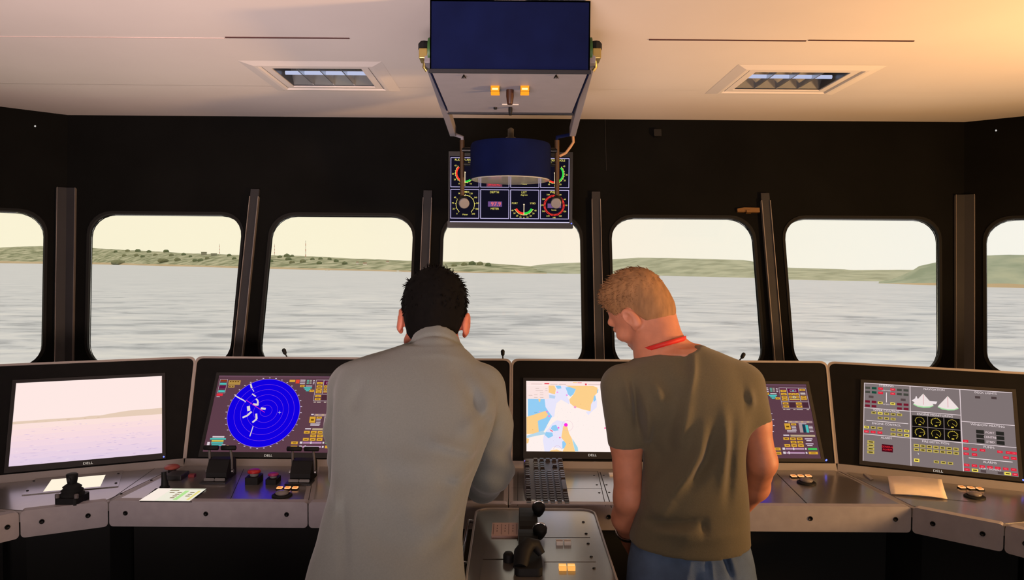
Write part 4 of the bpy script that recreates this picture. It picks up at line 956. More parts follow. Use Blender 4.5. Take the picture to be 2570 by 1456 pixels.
    for r in range(2):
        for i in range(7): B(.345+.043*i, .73+.048*r, Y, .035, .034)
    B(.345, .905, Yb, .036, .038)
    for i in range(3): B(.475+.045*i, .905, Y)
    p.poly([(W(.37), H(.83)), (W(.38), H(.85)), (W(.374), H(.852))], '#ffffff')
    B(.76, .075, '#544444'); B(.865, .07, '#544444')
    for i in range(3): B(.755, .49+.055*i, '#2c2a26', .05, .045); B(.88, .49+.055*i, '#2c2a26', .05, .045); p.text(('PORT', 'CENTRE', 'STBD')[i], W(.842), H(.515+.055*i), h*.034, '#ffe8ec')
    B(.668, .625, R_)
    for x in (.668, .72, .772, .88, .932, .965): B(x, .715, R_, .034)
    for x in (.668, .72, .915, .962): B(x, .775, R_, .034)
    p.rect(W(.70), H(.83), W(.97), H(.838), '#ffeef0')
    for i in range(7): B(.668+.048*i, .905, R_, .034)
    B(.668, .958, R_); B(.715, .955, Yb, .04, .034); B(.77, .958, '#5c4c4c'); B(.875, .958, '#5c4c4c'); B(.915, .955, Yb, .04, .034); B(.963, .958, R_); p.text('LIGHT SIGNALS', W(.83), H(.942), h*.03, '#ffeef0')
    p.build(t)
monitor(HL, [(43, 962), (409, 945), (404, 1140), (20, 1172)], 'monitor with a pale pink seascape picture at the far left', draw_sea, (411, 1148))
monitor(HC, [(548, 944), (861, 945), (848, 1138), (512, 1135)], 'monitor with a blue round radar picture, left of the dark haired man', draw_radar)
monitor(HC, [(1321, 957), (1638, 959), (1646, 1137), (1321, 1134)], 'monitor with a white and orange nautical chart between the two men', draw_chart)
monitor(HC, [(1714, 963), (2028, 966), (2054, 1152), (1726, 1150)], 'monitor with a blue round radar picture, half hidden by the blond man', draw_radar, (2073, 1156))
monitor(HR, [(2166, 962), (2538, 985), (2558, 1197), (2168, 1160)], 'monitor with grey pages of red and yellow buttons at the far right', draw_engine, (2567, 1206))
# ================================================================== hanging from the ceiling
M_navy = mat('navy_enamel', (10, 19, 58), .8, noise=.15, nscale=12, spec=.08)
M_grey = mat('light_grey_enamel', (150, 148, 158), .5, noise=.04, nscale=20)
M_arm = mat('arm_grey', (128, 124, 132), .5)
# compass repeater box
a, b = at(1079, 95, 2.145), at(1481, 95, 2.145); bz = at(1280, 183, 2.145).z; by0, by1 = 2.145, 2.72
bx0, bx1 = a.x, b.x; cx = (bx0+bx1)/2
t = thing('compass_housing', (cx, (by0+by1)/2, CEIL), 'big navy blue box under the ceiling with two amber buttons beneath', 'compass housing')
mb = MB(); zt = CEIL-.006
def wall(x0, x1, y0, y1): mb.box(((x0+x1)/2, (y0+y1)/2, (bz+zt)/2), (x1-x0, y1-y0, zt-bz))
wall(bx0, bx1, by0, by0+.004); wall(bx0, bx1, by1-.004, by1); wall(bx0, bx0+.004, by0, by1); wall(bx1-.004, bx1, by0, by1); mb.box((cx, (by0+by1)/2, zt-.002), (bx1-bx0, by1-by0, .004))
mb.build('cover', M_navy, t)
mb = MB(); mb.box((cx, by0-.002, bz+.003), (bx1-bx0+.006, .008, .010)); mb.build('front_lip', mat('lip_black', (14, 16, 26), .5), t)
mb = MB(); mb.box((cx, (by0+by1)/2+.004, bz+.004), (bx1-bx0-.012, by1-by0-.016, .006)); un = mb.build('bottom_plate', M_grey, t)
mb = MB(); mb.box((cx, by1-.004, bz+.001), (bx1-bx0-.004, .016, .012)); mb.build('rear_lip', mat('lip_black', (14, 16, 26), .5), t)
mb = MB(); p = atz(1280, 3, CEIL-.01); mb.box((cx, by0+.02, CEIL-.003), (.09, .02, .008)); mb.build('ceiling_bracket', M_ceil, t)
for px in (1243, 1317):
    q = atz(px, 221, bz); M = frame((q.x, q.y, bz-.001), (1, 0, 0), (0, -1, 0))
    mb = MB(); mb.prism(rrect(-.014, -.024, .014, .024, .002, 2), M, 0, .012); h = mb.build('push_button', M_blk, un)
    mb = MB(); mb.box((q.x, q.y-.0, bz-.015), (.026, .030, .008)); mb.box((q.x, q.y-.0255, bz-.006), (.026, .003, .016)); mb.build('button_cap', glow('#ff8a20', 1.6, True), h); mb = MB(); mb.box((q.x, q.y-.0275, bz-.009), (.018, .002, .006)); mb.build('button_label', glow('#ffe8a8', 1.2), h)
q = atz(1280, 226, bz); mb = MB(); mb.lathe([(.012, 0), (.012, .02), (.009, .04), (.008, .045), (.001, .045)], frame((q.x, q.y, bz), (1, 0, 0), (0, -1, 0)), 18); mb.build('selector_knob', mat('knob_brown', (60, 34, 22), .4), un)
q = atz(1281, 270, bz); mb = MB(); mb.lathe([(.007, 0), (.007, .012), (.005, .026), (.001, .026)], frame((q.x, q.y, bz), (1, 0, 0), (0, -1, 0)), 16); mb.build('toggle_switch', M_blk, un)
q = atz(1281, 262, bz); mb = MB(); mb.box((q.x, q.y, bz-.001), (.056, .010, .003)); mb.build('name_plate', M_white, un)
q = atz(1243, 270, bz); mb = MB(); mb.lathe([(.006, 0), (.006, .006), (.001, .006)], frame((q.x, q.y, bz), (1, 0, 0), (0, -1, 0)), 14); mb.build('indicator_lamp', M_bolt, un)
for px in (1164, 1396):
    q = atz(px, 188, bz); mb = MB()
    for sx in (-1, 0, 1): mb.cyl((q.x, q.y, bz), (q.x+sx*.006, q.y+.008, bz-.008), .0016, n=6)
    mb.build('wire_end', M_bolt, un)
# swinging arms with the clamps at the sides of the box
ends = [at(1137, 330, 3.03), at(1437, 330, 3.03)]
for sx, x, px in ((-1, bx0, 1061), (1, bx1, 1498)):
    mb = MB(); pv = at(px, 130, 2.145+.10); z = pv.z; y = pv.y
    X = lambda d: x + sx*d
    mb.cyl((X(0), y, z), (X(.014), y, z), .040, n=24); mb.build('clamp_disc', mat('clamp_green', (46, 92, 40), .5), t)
    mb = MB(); mb.box((X(.027), y, z-.012), (.026, .06, .030)); mb.build('clamp_block', mat('brass', (170, 150, 90), .35, metal=.7), t, bevel=.003)
    mb = MB(); mb.lathe([(.016, 0), (.018, .004), (.018, .02), (.013, .026), (.001, .026)], frame((X(.027), y, z+.003), (1, 0, 0), (0, 1, 0)), 8, smooth=False); mb.build('clamp_knob', M_blk, t)
    mb = MB(); mb.tube([(X(.024), y-.01, z-.028), (X(.028), y, z-.045), (X(.02), y+.004, z-.055)], .005, 8); mb.build('clamp_lever', mat('brass', (170, 150, 90), .35, metal=.7), t)
E = ends
mb = MB()
for sx, x, px, e in ((-1, bx0, 1061, E[0]), (1, bx1, 1498, E[1])):
    pv = at(px, 130, 2.245); s = Vector((x+sx*.012, pv.y-.03, pv.z-.02)); d = (e-s).normalized()
    n = Vector((1, 0, 0)); w = d.cross(n).normalized(); hw, th = .020, .012
    cs = [(-th, -hw), (th, -hw), (th, hw), (-th, hw)]
    vs = [s + n*a_ + w*b_ for a_, b_ in cs] + [e + n*a_ + w*b_ for a_, b_ in cs]
    m1 = MB(); m1.add(vs, [(0, 1, 2, 3), (7, 6, 5, 4), (0, 4, 5, 1), (1, 5, 6, 2), (2, 6, 7, 3), (3, 7, 4, 0)]); m1.build('arm', M_arm, t, bevel=.002)
y = E[0].y-.25
mb = MB(); mb.box((cx, y, E[0].z+.03), (E[1].x-E[0].x+.02, .012, .02)); mb.build('cross_bar', mat('lip_black', (14, 16, 26), .5), t)
# round compass display carried between the arms
DY = 3.05; dl, dr = at(1180, 400, DY), at(1383, 400, DY); dc = (dl+dr)/2; DR = (dr.x-dl.x)/2
zt, zb = at(1280, 362, DY-.0).z, at(1280, 451, DY).z
t = thing('compass_display', (dc.x, DY, zb), 'navy blue drum with a pale glass underside hanging in front of the gauge display', 'compass')
M = Matrix.Translation((dc.x, DY, 0))
mb = MB(); mb.lathe([(DR, zb), (DR, zb+.01), (DR*.995, zb+.012), (DR*.995, zt-.012), (DR*.96, zt)], M, 56)
mb.build('drum', M_navy, t)
mb = MB(); mb.lathe([(DR*.94, zb-.004), (DR*.97, zb-.001)], M, 56); mb.build('glass', mat('lens_pale', (196, 196, 186), .12), t)
mb = MB(); mb.lathe([(.03, zt), (.03, zt+.02), (.012, zt+.03), (.012, zt+.06), (.004, zt+.065)], M, 16); mb.build('top_post', mat('post_dark_metal2', (60, 54, 44), .5), t)
for sx in (-1, 1):
    rp_ = at(1160 if sx < 0 else 1398, 352, DY-.0); kp = at(1160 if sx < 0 else 1398, 505, DY)
    e = E[0] if sx < 0 else E[1]
    mb = MB(); mb.tube([e+Vector((0, -.02, .0)), e+Vector((0, .0, -.01)), Vector((rp_.x, DY, rp_.z+.012)), Vector((rp_.x, DY, rp_.z-.03))], .008, 8); mb.build('hanger', M_arm if sx < 0 else M_navy, t)
    mb = MB(); mb.cyl((rp_.x, DY, rp_.z), (kp.x, DY, kp.z+.01), .010, .009, 12); mb.build('rod', mat('rod_brown', (74, 52, 30), .45, metal=.3), t)
    mb = MB(); mb.cyl((rp_.x, DY, (zt+zb)/2+.045), (dc.x+sx*DR*.95, DY, (zt+zb)/2+.045), .012, n=12); mb.build('pivot', M_bolt, t); mb = MB(); mb.cyl((rp_.x, DY, (zt+zb)/2-.01), (dc.x+sx*DR*.95, DY, (zt+zb)/2-.01), .007, n=12); mb.build('pivot', M_bolt, t)
    k = MB(); kd = Vector((.012*(1 if sx < 0 else -.6), -.045, -.018)); kk = Vector((kp.x, DY-.005, kp.z+.004))
    k.tube([kk, kk+kd*.2, kk+kd*.75], [.016, .022, .021], 18); kb = k.build('knob', M_blk, t)
    k = MB(); k.tube([kk+kd*.76, kk+kd*.98, kk+kd], [.020, .0205, .018], 18); k.build('knob_cap', mat('cap_grey', (130, 126, 124), .4), kb)
c0 = at(1438, 338, DY); mb = MB()
mb.tube([c0, c0+Vector((.002, 0, -.03)), at(1432, 368, DY), at(1420, 384, DY), at(1404, 392, DY)], .0055, 8); mb.build('cable', mat('cable_beige', (170, 130, 90), .6), t)

# gauge display fixed above the centre window
GY = 3.42
def gp(px, py): return at(px, py, GY)
o = gp(1125, 571); r_ = gp(1436, 571); tp = gp(1281, 381)
GM = frame((0, GY, 0), (1, 0, 0), (0, 0, 1))
gx0, gx1, gz0, gz1 = o.x, r_.x, o.z, tp.z
t = thing('gauge_display', ((gx0+gx1)/2, GY, gz0), 'wide display with eight lit dials behind the hanging blue drum, over the centre window', 'display')
mb = MB(); mb.prism([(gx0-.004, gz0), (gx1+.004, gz0), (gx1+.004, gz0+.028), (gx1, gz0+.03), (gx1, gz1), (gx0, gz1), (gx0, gz0+.03), (gx0-.004, gz0+.028)], GM, -.05, 0); mb.build('bezel', mat('bezel_black', (16, 15, 16), .4), t, bevel=.003)
mb = MB(); mb.box(((gx0+gx1)/2, GY+.14, (gz0+gz1)/2+.06), (.12, .19, .10)); mb.build('wall_bracket', M_blk, t)
q0, q1 = gp(1129, 392), gp(1429, 558)
p = Painter(GM @ Matrix.Translation((q0.x, q0.z, .0005)), (q1.x-q0.x)*1000, (q0.z-q1.z)*1000, '#12101e', 1.0)
w, h = p.w, p.h; px_ = w/300.0
N = lambda x, y: ((x-1129)*px_, (y-392)*px_)
p.layer(1)
LC, YT, RD, GN, MV = '#c8bce8', '#fff07a', '#ff3c30', '#30d848', '#6e4e86'
def cell(x0, y0, x1, y1):
    a, b = N(x0, y0); c, d = N(x1, y1); p.frame(a, b, c, d, 1.1*px_*1.4, LC)
for i in range(4): cell(1131+74.8*i, 395, 1203+74.8*i, 469); cell(1131+74.8*i, 474, 1203+74.8*i, 547)
a, b = N(1130, 554); c, d = N(1429, 556); p.rect(a, b, c, d, '#e8e0ff')
def T(s, x, y, z, c=YT): X, Y = N(x, y); p.text(s, X, Y, z*px_, c)
def polar(cx, cy, r, a): q = math.radians(a); return cx+r*math.sin(q), cy-r*math.cos(q)
# rudder dials, upper corners
for cx, left in ((1167, True), (1391, False)):
    X, Y = N(cx, 434)
    T('RUDDER ANGLE', cx, 401, 7); T('PORT' if left else 'STBD', cx+ (14 if left else -12), 408, 5)
    p.arc(X, Y, 19*px_, 23*px_, 180, 315, RD); p.arc(X, Y, 19*px_, 23*px_, 45, 180, GN); p.arc(X, Y, 23.4*px_, 24.2*px_, 180, 315, YT); p.arc(X, Y, 23.4*px_, 24.2*px_, 45, 180, YT)
    for k in range(-9, 10):
        a = 180+k*15; 
        if abs(k) < 10:
            x1, y1 = polar(X, Y, 23*px_, a); x2, y2 = polar(X, Y, 26*px_, a); p.line(x1, y1, x2, y2, .8*px_, YT)
    for k, s in ((-9, '45'), (-6, '30'), (-4, '20'), (-2, '10'), (0, '0'), (2, '10'), (4, '20'), (6, '30'), (9, '45')):
        x1, y1 = polar(cx, 434, 30, 180+k*15*.95); T(s, x1, y1, 5.5)
    p.layer(2); p.line(X, Y-1, X, Y+23*px_, 1.8*px_, '#ffe8c0'); p.disc(X, Y-2*px_, 2*px_, '#ffe8c0', 12); p.layer(1)
T('TIME', 1241, 402, 7); a, b = N(1221, 449); c, d = N(1260, 467); p.rect(a, b, c, d, '#7c3c50'); p.layer(2); T('09:00:40', 1240, 462, 9, RD); p.layer(1)
T('SPEED', 1316, 402, 7); T('knots', 1316, 460, 5)
# depth dial
X, Y = N(1168, 512); T('DEPTH', 1167, 481, 7); T('Meter', 1168, 537, 5.5)
p.arc(X, Y, 22.5*px_, 23.6*px_, -140, 140, YT)
for k in range(11):
    a = -140+28*k; x1, y1 = polar(X, Y, 23*px_, a); x2, y2 = polar(X, Y, 26*px_, a); p.line(x1, y1, x2, y2, .8*px_, YT); x1, y1 = polar(1168, 512, 31, a*.99); T(str(20*k), x1, y1, 5.5)
p.line(*polar(X, Y, 4*px_, -3), *polar(X, Y, 23*px_, -3), 1.6*px_, '#ffe8c0')
T('DEPTH', 1241, 481, 7.5); T('METER', 1242, 522, 7); a, b = N(1225, 504); c, d = N(1260, 517); p.rect(a, b, c, d, MV); p.layer(2); T('97.9', 1245, 510.5, 15, '#ff7068'); p.layer(1)
# list dial
X, Y = N(1315, 512); T('LIST', 1315, 481, 7.5); T('degrees', 1315, 487, 5.5); T('PORT', 1292, 508, 6); T('STBD', 1337, 508, 6)
p.arc(X, Y, 19*px_, 24*px_, 180, 244, RD); p.arc(X, Y, 19*px_, 24*px_, 116, 180, GN); p.arc(X, Y, 24.4*px_, 25.2*px_, 116, 244, YT)
for k in range(-8, 9):
    a = 180+k*8; p.line(*polar(X, Y, 24*px_, a), *polar(X, Y, (27.5 if k % 2 == 0 else 26)*px_, a), .8*px_, YT)
for k, s in ((-8, '40'), (-6, '30'), (-4, '20'), (-2, '10'), (0, '0'), (2, '10'), (4, '20'), (6, '30'), (8, '40')): x1, y1 = polar(1315, 512, 32, 180+k*8); T(s, x1, y1, 5.5)
p.layer(2); p.line(X, Y-1, X, Y+25*px_, 1.8*px_, '#ffe8c0'); p.disc(X, Y-1*px_, 2*px_, '#ffe8c0', 12); p.layer(1)
# wind dial
X, Y = N(1390.5, 512.5); T('WIND', 1390, 480, 7.5)
for k in range(45): p.arc(X, Y, 21.5*px_, 26.5*px_, k*8, k*8+4.6, RD, 1)
for k in range(12): x1, y1 = polar(1390.5, 512.5, 30.5, k*30); T(str(k*30), x1, y1, 5.3)
a, b = N(1374, 508); c, d = N(1408, 519); p.rect(a, b, c, d, MV); p.layer(2); T('3.5', 1390, 513.5, 9, RD); p.layer(1); T('REL', 1390, 503, 5); T('knots', 1390, 524, 5.5)
p.build(t)
q = gp(1434, 561); mb = MB(); mb.cyl((q.x, GY, q.z), (q.x, GY-.003, q.z), .003, n=10); mb.build('power_led', glow('#5060ff', 3.0), t)

# recessed ceiling lamps, tubes given a faint bluish glow
M_mirror = mat('louvre_aluminium', (196, 202, 206), .22, metal=.8)
M_hous = mat('lamp_inside', (90, 92, 96), .3, metal=.7)
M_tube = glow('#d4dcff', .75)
for (x0, x1, y0, y1), lab in zip(lampsq, ('recessed louvre ceiling lamp left of the blue box', 'recessed louvre ceiling lamp right of the blue box')):
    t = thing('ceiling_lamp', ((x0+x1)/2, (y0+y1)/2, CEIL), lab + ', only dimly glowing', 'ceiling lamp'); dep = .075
    mb = MB(); z = CEIL
    mb.add([(x0, y0, z), (x1, y0, z), (x1, y1, z), (x0, y1, z), (x0, y0, z+dep), (x1, y0, z+dep), (x1, y1, z+dep), (x0, y1, z+dep)], [(0, 1, 5, 4), (1, 2, 6, 5), (2, 3, 7, 6), (3, 0, 4, 7), (4, 5, 6, 7)]); mb.build('housing', M_hous, t)
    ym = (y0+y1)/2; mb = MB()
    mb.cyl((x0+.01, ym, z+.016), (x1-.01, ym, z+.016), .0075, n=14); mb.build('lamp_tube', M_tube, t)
    mb = MB()
    for k in range(1, 4):
        x = x0+(x1-x0)*k/4; mb.box((x, ym, z+.012), (.004, y1-y0-.004, .020))
    for q in (-1, 1):
        y = ym+q*.022
        mb.add([(x0, ym+q*(y1-y0)*.5, z+.004), (x1, ym+q*(y1-y0)*.5, z+.004), (x1, ym+q*(y1-y0)*.36, z+.06), (x0, ym+q*(y1-y0)*.36, z+.06)], [(0, 1, 2, 3)])
    mb.build('louvre', M_mirror, t)
    sgn = 1 if x0 < 0 else -1
    fr = MB(); e = .03; fr.ring([(x0, y0), (x1, y0), (x1, y1), (x0, y1)], [(x0-e, y0-e), (x1+e, y0-e), (x1+e, y1+e), (x0-e, y1+e)], Matrix.Translation((0, 0, 0)), CEIL-.005, CEIL-.0005)
    fr.build('trim_frame', M_ceil, t, bevel=.002)
    fr = MB(); Rg = [(e_, z_) for e_, z_ in ((.032, CEIL-.004), (.040, CEIL-.009), (.052, CEIL-.009), (.095, CEIL-.0005))]
    vs_ = [c_ for e_, z_ in Rg for c_ in ((x0-e_, y0-e_, z_), (x1+e_, y0-e_, z_), (x1+e_, y1+e_, z_), (x0-e_, y1+e_, z_))]
    fr.add(vs_, [(4*k_+i_, 4*k_+(i_+1) % 4, 4*k_+4+(i_+1) % 4, 4*k_+4+i_) for k_ in range(3) for i_ in range(4)])
    fr.build('outer_frame', M_ceil, t, bevel=.002)

# ================================================================== centre pedestal between the men
pl_, pr_ = dz(1193, 1280).x, dz(1493, 1283).x; py1 = dz(1340, 1277).y-.004; py0 = 1.78; pcx = (pl_+pr_)/2
t = thing('throttle_pedestal', (pcx, (py0+py1)/2, 0), 'grey throttle pedestal running towards the viewer between the two men', 'pedestal')
outl = rrect(pl_, py0, pr_, py1, [.03, .03, .045, .045], 6)
mb = MB(); mb.prism(rrect(pl_+.006, py0+.006, pr_-.006, py1-.006, [.025, .025, .04, .04], 6), ZM, DESK-.05, DESK); mb.build('top_plate', M_desk, t)
mb = MB(); mb.ring(rrect(pl_+.006, py0+.006, pr_-.006, py1-.006, [.025, .025, .04, .04], 6), outl, ZM, DESK-.06, DESK+.004); mb.build('edge_trim', M_rim, t, bevel=.0015)
mb = MB(); mb.prism(rrect(pl_+.03, py0+.03, pr_-.03, py1-.0, .02, 4), ZM, 0, DESK-.05); mb.build('body', M_cab, t)
def pplate(pix, nm='cover_plate'):
    P = [dz(*q) for q in pix]; m = MB(); m.prism([(q.x, q.y) for q in P], ZM, DESK+.0002, DESK+.0025); return m.build(nm, M_desk, t, bevel=.0008)
p1 = pplate([(1366, 1303), (1471, 1303), (1481, 1351), (1366, 1351)]); p2 = pplate([(1366, 1353), (1482, 1353), (1496, 1412), (1366, 1412)]); p3 = pplate([(1367, 1414), (1497, 1414), (1512, 1478), (1367, 1478)])
pplate([(1222, 1348), (1298, 1348), (1296, 1405), (1212, 1405)]); pplate([(1212, 1408), (1296, 1408), (1294, 1478), (1200, 1478)])
for par, q in ((p1, (1464, 1311)), (p1, (1471, 1340)), (p2, (1476, 1365)), (p2, (1484, 1398)), (p3, (1491, 1427))): screw(par, *q, z=DESK+.0025)
for par, py, cs, on in ((p2, 1368, (1404, 1424), False), (p3, 1431, (1412, 1434), True)):
    for px in cs:
        c = dz(px, py); M = Matrix.Translation((c.x, c.y, DESK+.0025))
        mb = MB(); mb.prism(rrect(-.0095, -.011, .0095, .011, .0015, 2), M, 0, .010); bb = mb.build('push_button', glow('#ffb45a', 1.0) if on else M_white, t)
        mb = MB(); mb.box((0, 0, .0102), (.018, .0016, .0006), M); mb.build('button_line', glow('#ffe0a0', 1.3) if on else mat('line_brown', (140, 112, 104), .6), bb)
# paper scale
P = [dz(*q, DESK+.008) for q in ((1236, 1312), (1301, 1312), (1300, 1345), (1233, 1345))]
mb = MB(); mb.prism([(q.x, q.y) for q in P], ZM, DESK+.0005, DESK+.008); sc_ = mb.build('scale_plate', mat('scale_pinkish', (205, 170, 160), .6), t, bevel=.001)
mb = MB()
for q in (.06, .36, .64, .94):
    a_, b_ = P[0].lerp(P[1], q), P[3].lerp(P[2], q); mb.box(((a_+b_)/2) + Vector((0, 0, .0004)), (.0012, (a_-b_).length*.8, .0006))
for q in (.2, .5, .8):
    for r in (.25, .45, .65): a_ = P[0].lerp(P[1], q).lerp(P[3].lerp(P[2], q), r); mb.box(a_+Vector((0, 0, .0004)), (.002, .008, .0006))
mb.build('scale_marks', mat('marks_dark', (90, 60, 56), .7), sc_)
# two throttle levers
def throttle(px, py_knob, box, plates, lab):
    x0, y0_, x1, y1_ = box; A, B = dz(x0, y1_), dz(x1, y0_)
    c = ((A.x+B.x)/2, (A.y+B.y)/2); tt_ = thing('throttle', (c[0], c[1], DESK), lab, 'throttle lever')
    mb = MB(); w = B.x-A.x; L_ = B.y-A.y
    prof = [(L_/2*math.cos(a), .012+.03*math.sin(a)) for a in [math.pi*i/10 for i in range(11)]] + [(-L_/2, 0), (L_/2, 0)]
    mb.prism(prof, frame((A.x, c[1], DESK), (0, 1, 0), (0, 0, 1)), 0, w); mb.build('quadrant', M_blk, tt_, bevel=.002)
    for py in plates:
        q = dz(x0+2, py, DESK+.03); q2 = dz(x1-2, py, DESK+.03); mb = MB(); mb.box(((q.x+q2.x)/2, q.y, DESK+.030), (q2.x-q.x, .012, .005)); mb.build('end_plate', M_steel, tt_)
    k = at(px, py_knob, c[1]-.005); kx_ = k.x; zk = k.z
    mb = MB(); mb.tube([(B.x-.006, c[1], DESK+.03), (B.x+.006, c[1]-.003, DESK+.05), (kx_, c[1]-.005, zk-.02)], [.008, .008, .009], 10); lv = mb.build('lever', M_blk, tt_)
    mb = MB(); mb.lathe([(.006, -.03), (.013, -.02), (.019, -.006), (.0195, .004), (.016, .013), (.001, .0135)], frame((kx_, c[1]-.005, zk), (1, 0, 0), (0, 1, .35)), 24); mb.build('knob', M_blk, lv)
    mb = MB(); R_ = .0185; mb.tube([Vector((kx_, c[1]-.005, zk)) + Vector((R_*math.cos(a), 0, R_*math.sin(a))) for a in [math.radians(10+16*i) for i in range(11)]], .0022, 8); mb.build('chrome_ring', M_chrome, lv)
throttle(1352, 1274, (1304, 1294, 1345, 1352), (1296,), 'black throttle lever with chrome rimmed knob, farther of the two on the pedestal')
throttle(1355, 1330, (1302, 1352, 1347, 1400), (1352,), 'black throttle lever with chrome rimmed knob, nearer of the two on the pedestal')
c = dz(1325, 1420); tt_ = thing('control_handle', (c.x, c.y, DESK), 'bulky black control handle at the near end of the pedestal, cut by the photo edge', 'control handle')
M = Matrix.Translation((c.x, c.y, DESK+.0005)); mb = MB(); mb.prism(rrect(-.035, -.07, .035, .05, .015, 5), M, 0, .02); mb.build('base', M_blk, tt_, bevel=.005)
mb = MB(); mb.tube([(c.x-.02, c.y-.05, DESK+.015), (c.x-.015, c.y-.02, DESK+.04), (c.x, c.y+.0, DESK+.055), (c.x+.02, c.y+.01, DESK+.05), (c.x+.035, c.y+.0, DESK+.03)], [.018, .022, .02, .016, .01], 14); mb.build('grip', M_blk, tt_)
mb = MB(); mb.lathe([(.014, 0), (.014, .02), (.01, .026), (.001, .026)], Matrix.Translation((c.x-.05, c.y+.02, DESK+.0005)), 18); mb.build('knob', M_blk, tt_)
# chrome grab handles beside the pedestal
for (px, y0_, y1_, x_off, lab) in ((1184, 1283, 1375, -1, 'thin chrome grab rail along the left side of the pedestal'),):
    pts = []
    xx = pl_-.020
    a_ = dz(1190, 1290).y; b_ = dz(1180, 1392).y
    mb = MB(); mb.tube([(pl_+.002, a_, DESK-.025), (xx, a_, DESK-.022), (xx, a_-.012, DESK-.02), (xx, b_+.012, DESK-.02), (xx, b_, DESK-.022), (pl_+.002, b_, DESK-.025)], .0055, 10); mb.build('grab_rail', M_chrome, t)
# faint red lamp on equipment under the right console
for px, lab in ((2008, 'faint red indicator glow under the right console, left of the second one'), (2145, 'faint red indicator spot under the right console, right of the longer one')):
    q = at(px, 1405, 2.602); tt_ = thing('indicator_light', q, lab, 'indicator light')
    mb = MB(); mb.box((q.x, q.y-.004, q.z), (.05 if px < 2100 else .02, .008, .012)); mb.build('body', M_blk, tt_)
    mb = MB(); mb.box((q.x, q.y-.0085, q.z), (.036 if px < 2100 else .008, .002, .005)); mb.build('lens', glow('#701414', .55 if px < 2100 else 1.4), tt_)
# ================================================================== people: smooth surfaces grown from blended shapes
def A(*v): return np.array(v, dtype=np.float64)
def sm(a, b, k):
    h = np.clip(.5+.5*(b-a)/k, 0, 1); return b*(1-h)+a*h-k*h*(1-h)
def sdiff(a, b, k): return -sm(-a, b, k)
def ell(p, c, r, Rm=None):
    q = p - A(*c)
    if Rm is not None: q = q @ Rm
    r = A(*r); k0 = np.linalg.norm(q/r, axis=1); k1 = np.linalg.norm(q/(r*r), axis=1)+1e-9
    return k0*(k0-1)/k1
def cone(p, a, b, ra, rb, flat=None):
    a, b = A(*a), A(*b); ab = b-a; t = np.clip(((p-a) @ ab)/(ab @ ab), 0, 1)
    q = p - (a + t[:, None]*ab)
    if flat is not None:       # squash along an axis
        ax, s = A(*flat[0]), flat[1]; ax = ax/np.linalg.norm(ax); dq = q @ ax; q = q + np.outer(dq*(1/s-1), ax)
    return np.linalg.norm(q, axis=1) - (ra+(rb-ra)*t)
def chain(p, pts, rs, k=.015):
    d = None
    for i in range(len(pts)-1):
        c = cone(p, pts[i], pts[i+1], rs[i], rs[i+1]); d = c if d is None else sm(d, c, k)
    return d
def spl(x, xp, fp):            # smooth interpolation (monotone table)
    xp, fp = np.asarray(xp, float), np.asarray(fp, float)
    m = np.gradient(fp, xp); x = np.clip(x, xp[0], xp[-1]); i = np.clip(np.searchsorted(xp, x)-1, 0, len(xp)-2)
    h = xp[i+1]-xp[i]; t = (x-xp[i])/h
    return (2*t**3-3*t**2+1)*fp[i]+(t**3-2*t**2+t)*h*m[i]+(-2*t**3+3*t**2)*fp[i+1]+(t**3-t**2)*h*m[i+1]
class Loft:                    # rows: (z, x left, x right, y centre, half depth)
    def __init__(s, rows, n=2.3):
        rows = sorted(rows); s.z = [r[0] for r in rows]; s.cx = [(r[1]+r[2])/2 for r in rows]; s.a = [(r[2]-r[1])/2 for r in rows]; s.cy = [r[3] for r in rows]; s.b = [r[4] for r in rows]; s.n = n
    def __call__(s, p, grow=0.0):
        z = p[:, 2]; cx, a, cy, b = (spl(z, s.z, q) for q in (s.cx, s.a, s.cy, s.b)); a = np.maximum(a, .004)+grow; b = np.maximum(b, .004)+grow
        n = s.n; q = (np.abs((p[:, 0]-cx)/a)**n + np.abs((p[:, 1]-cy)/b)**n)**(1/n)
        d = (q-1)*np.minimum(a, b)
        return np.maximum(d, np.maximum(z-s.z[-1]-grow, s.z[0]-z-grow))
def folds(p, d, lines, ycen=None):
    """soft cloth folds: lines of (points (x,z), width, height), on the side facing the viewer"""
    xz = p[:, [0, 2]]
    for pts, w, h in lines:
        best = np.full(len(p), 1e9); U = np.zeros(len(p)); n = len(pts)-1
        for i, (a, b) in enumerate(zip(pts[:-1], pts[1:])):
            a_, b_ = A(*a), A(*b); ab = b_-a_; t = np.clip(((xz-a_) @ ab)/(ab @ ab+1e-12), 0, 1)
            q = np.linalg.norm(xz-(a_+t[:, None]*ab), axis=1); U = np.where(q < best, (i+t)/n, U); best = np.minimum(best, q)
        m = h*np.exp(-(best/w)**2)*np.sin(np.pi*np.clip(U*.9+.05, 0, 1))**.8
        if ycen is not None: m = m*np.clip((ycen(p)-p[:, 1])/.05, 0, 1)
        d = d - m
    return d
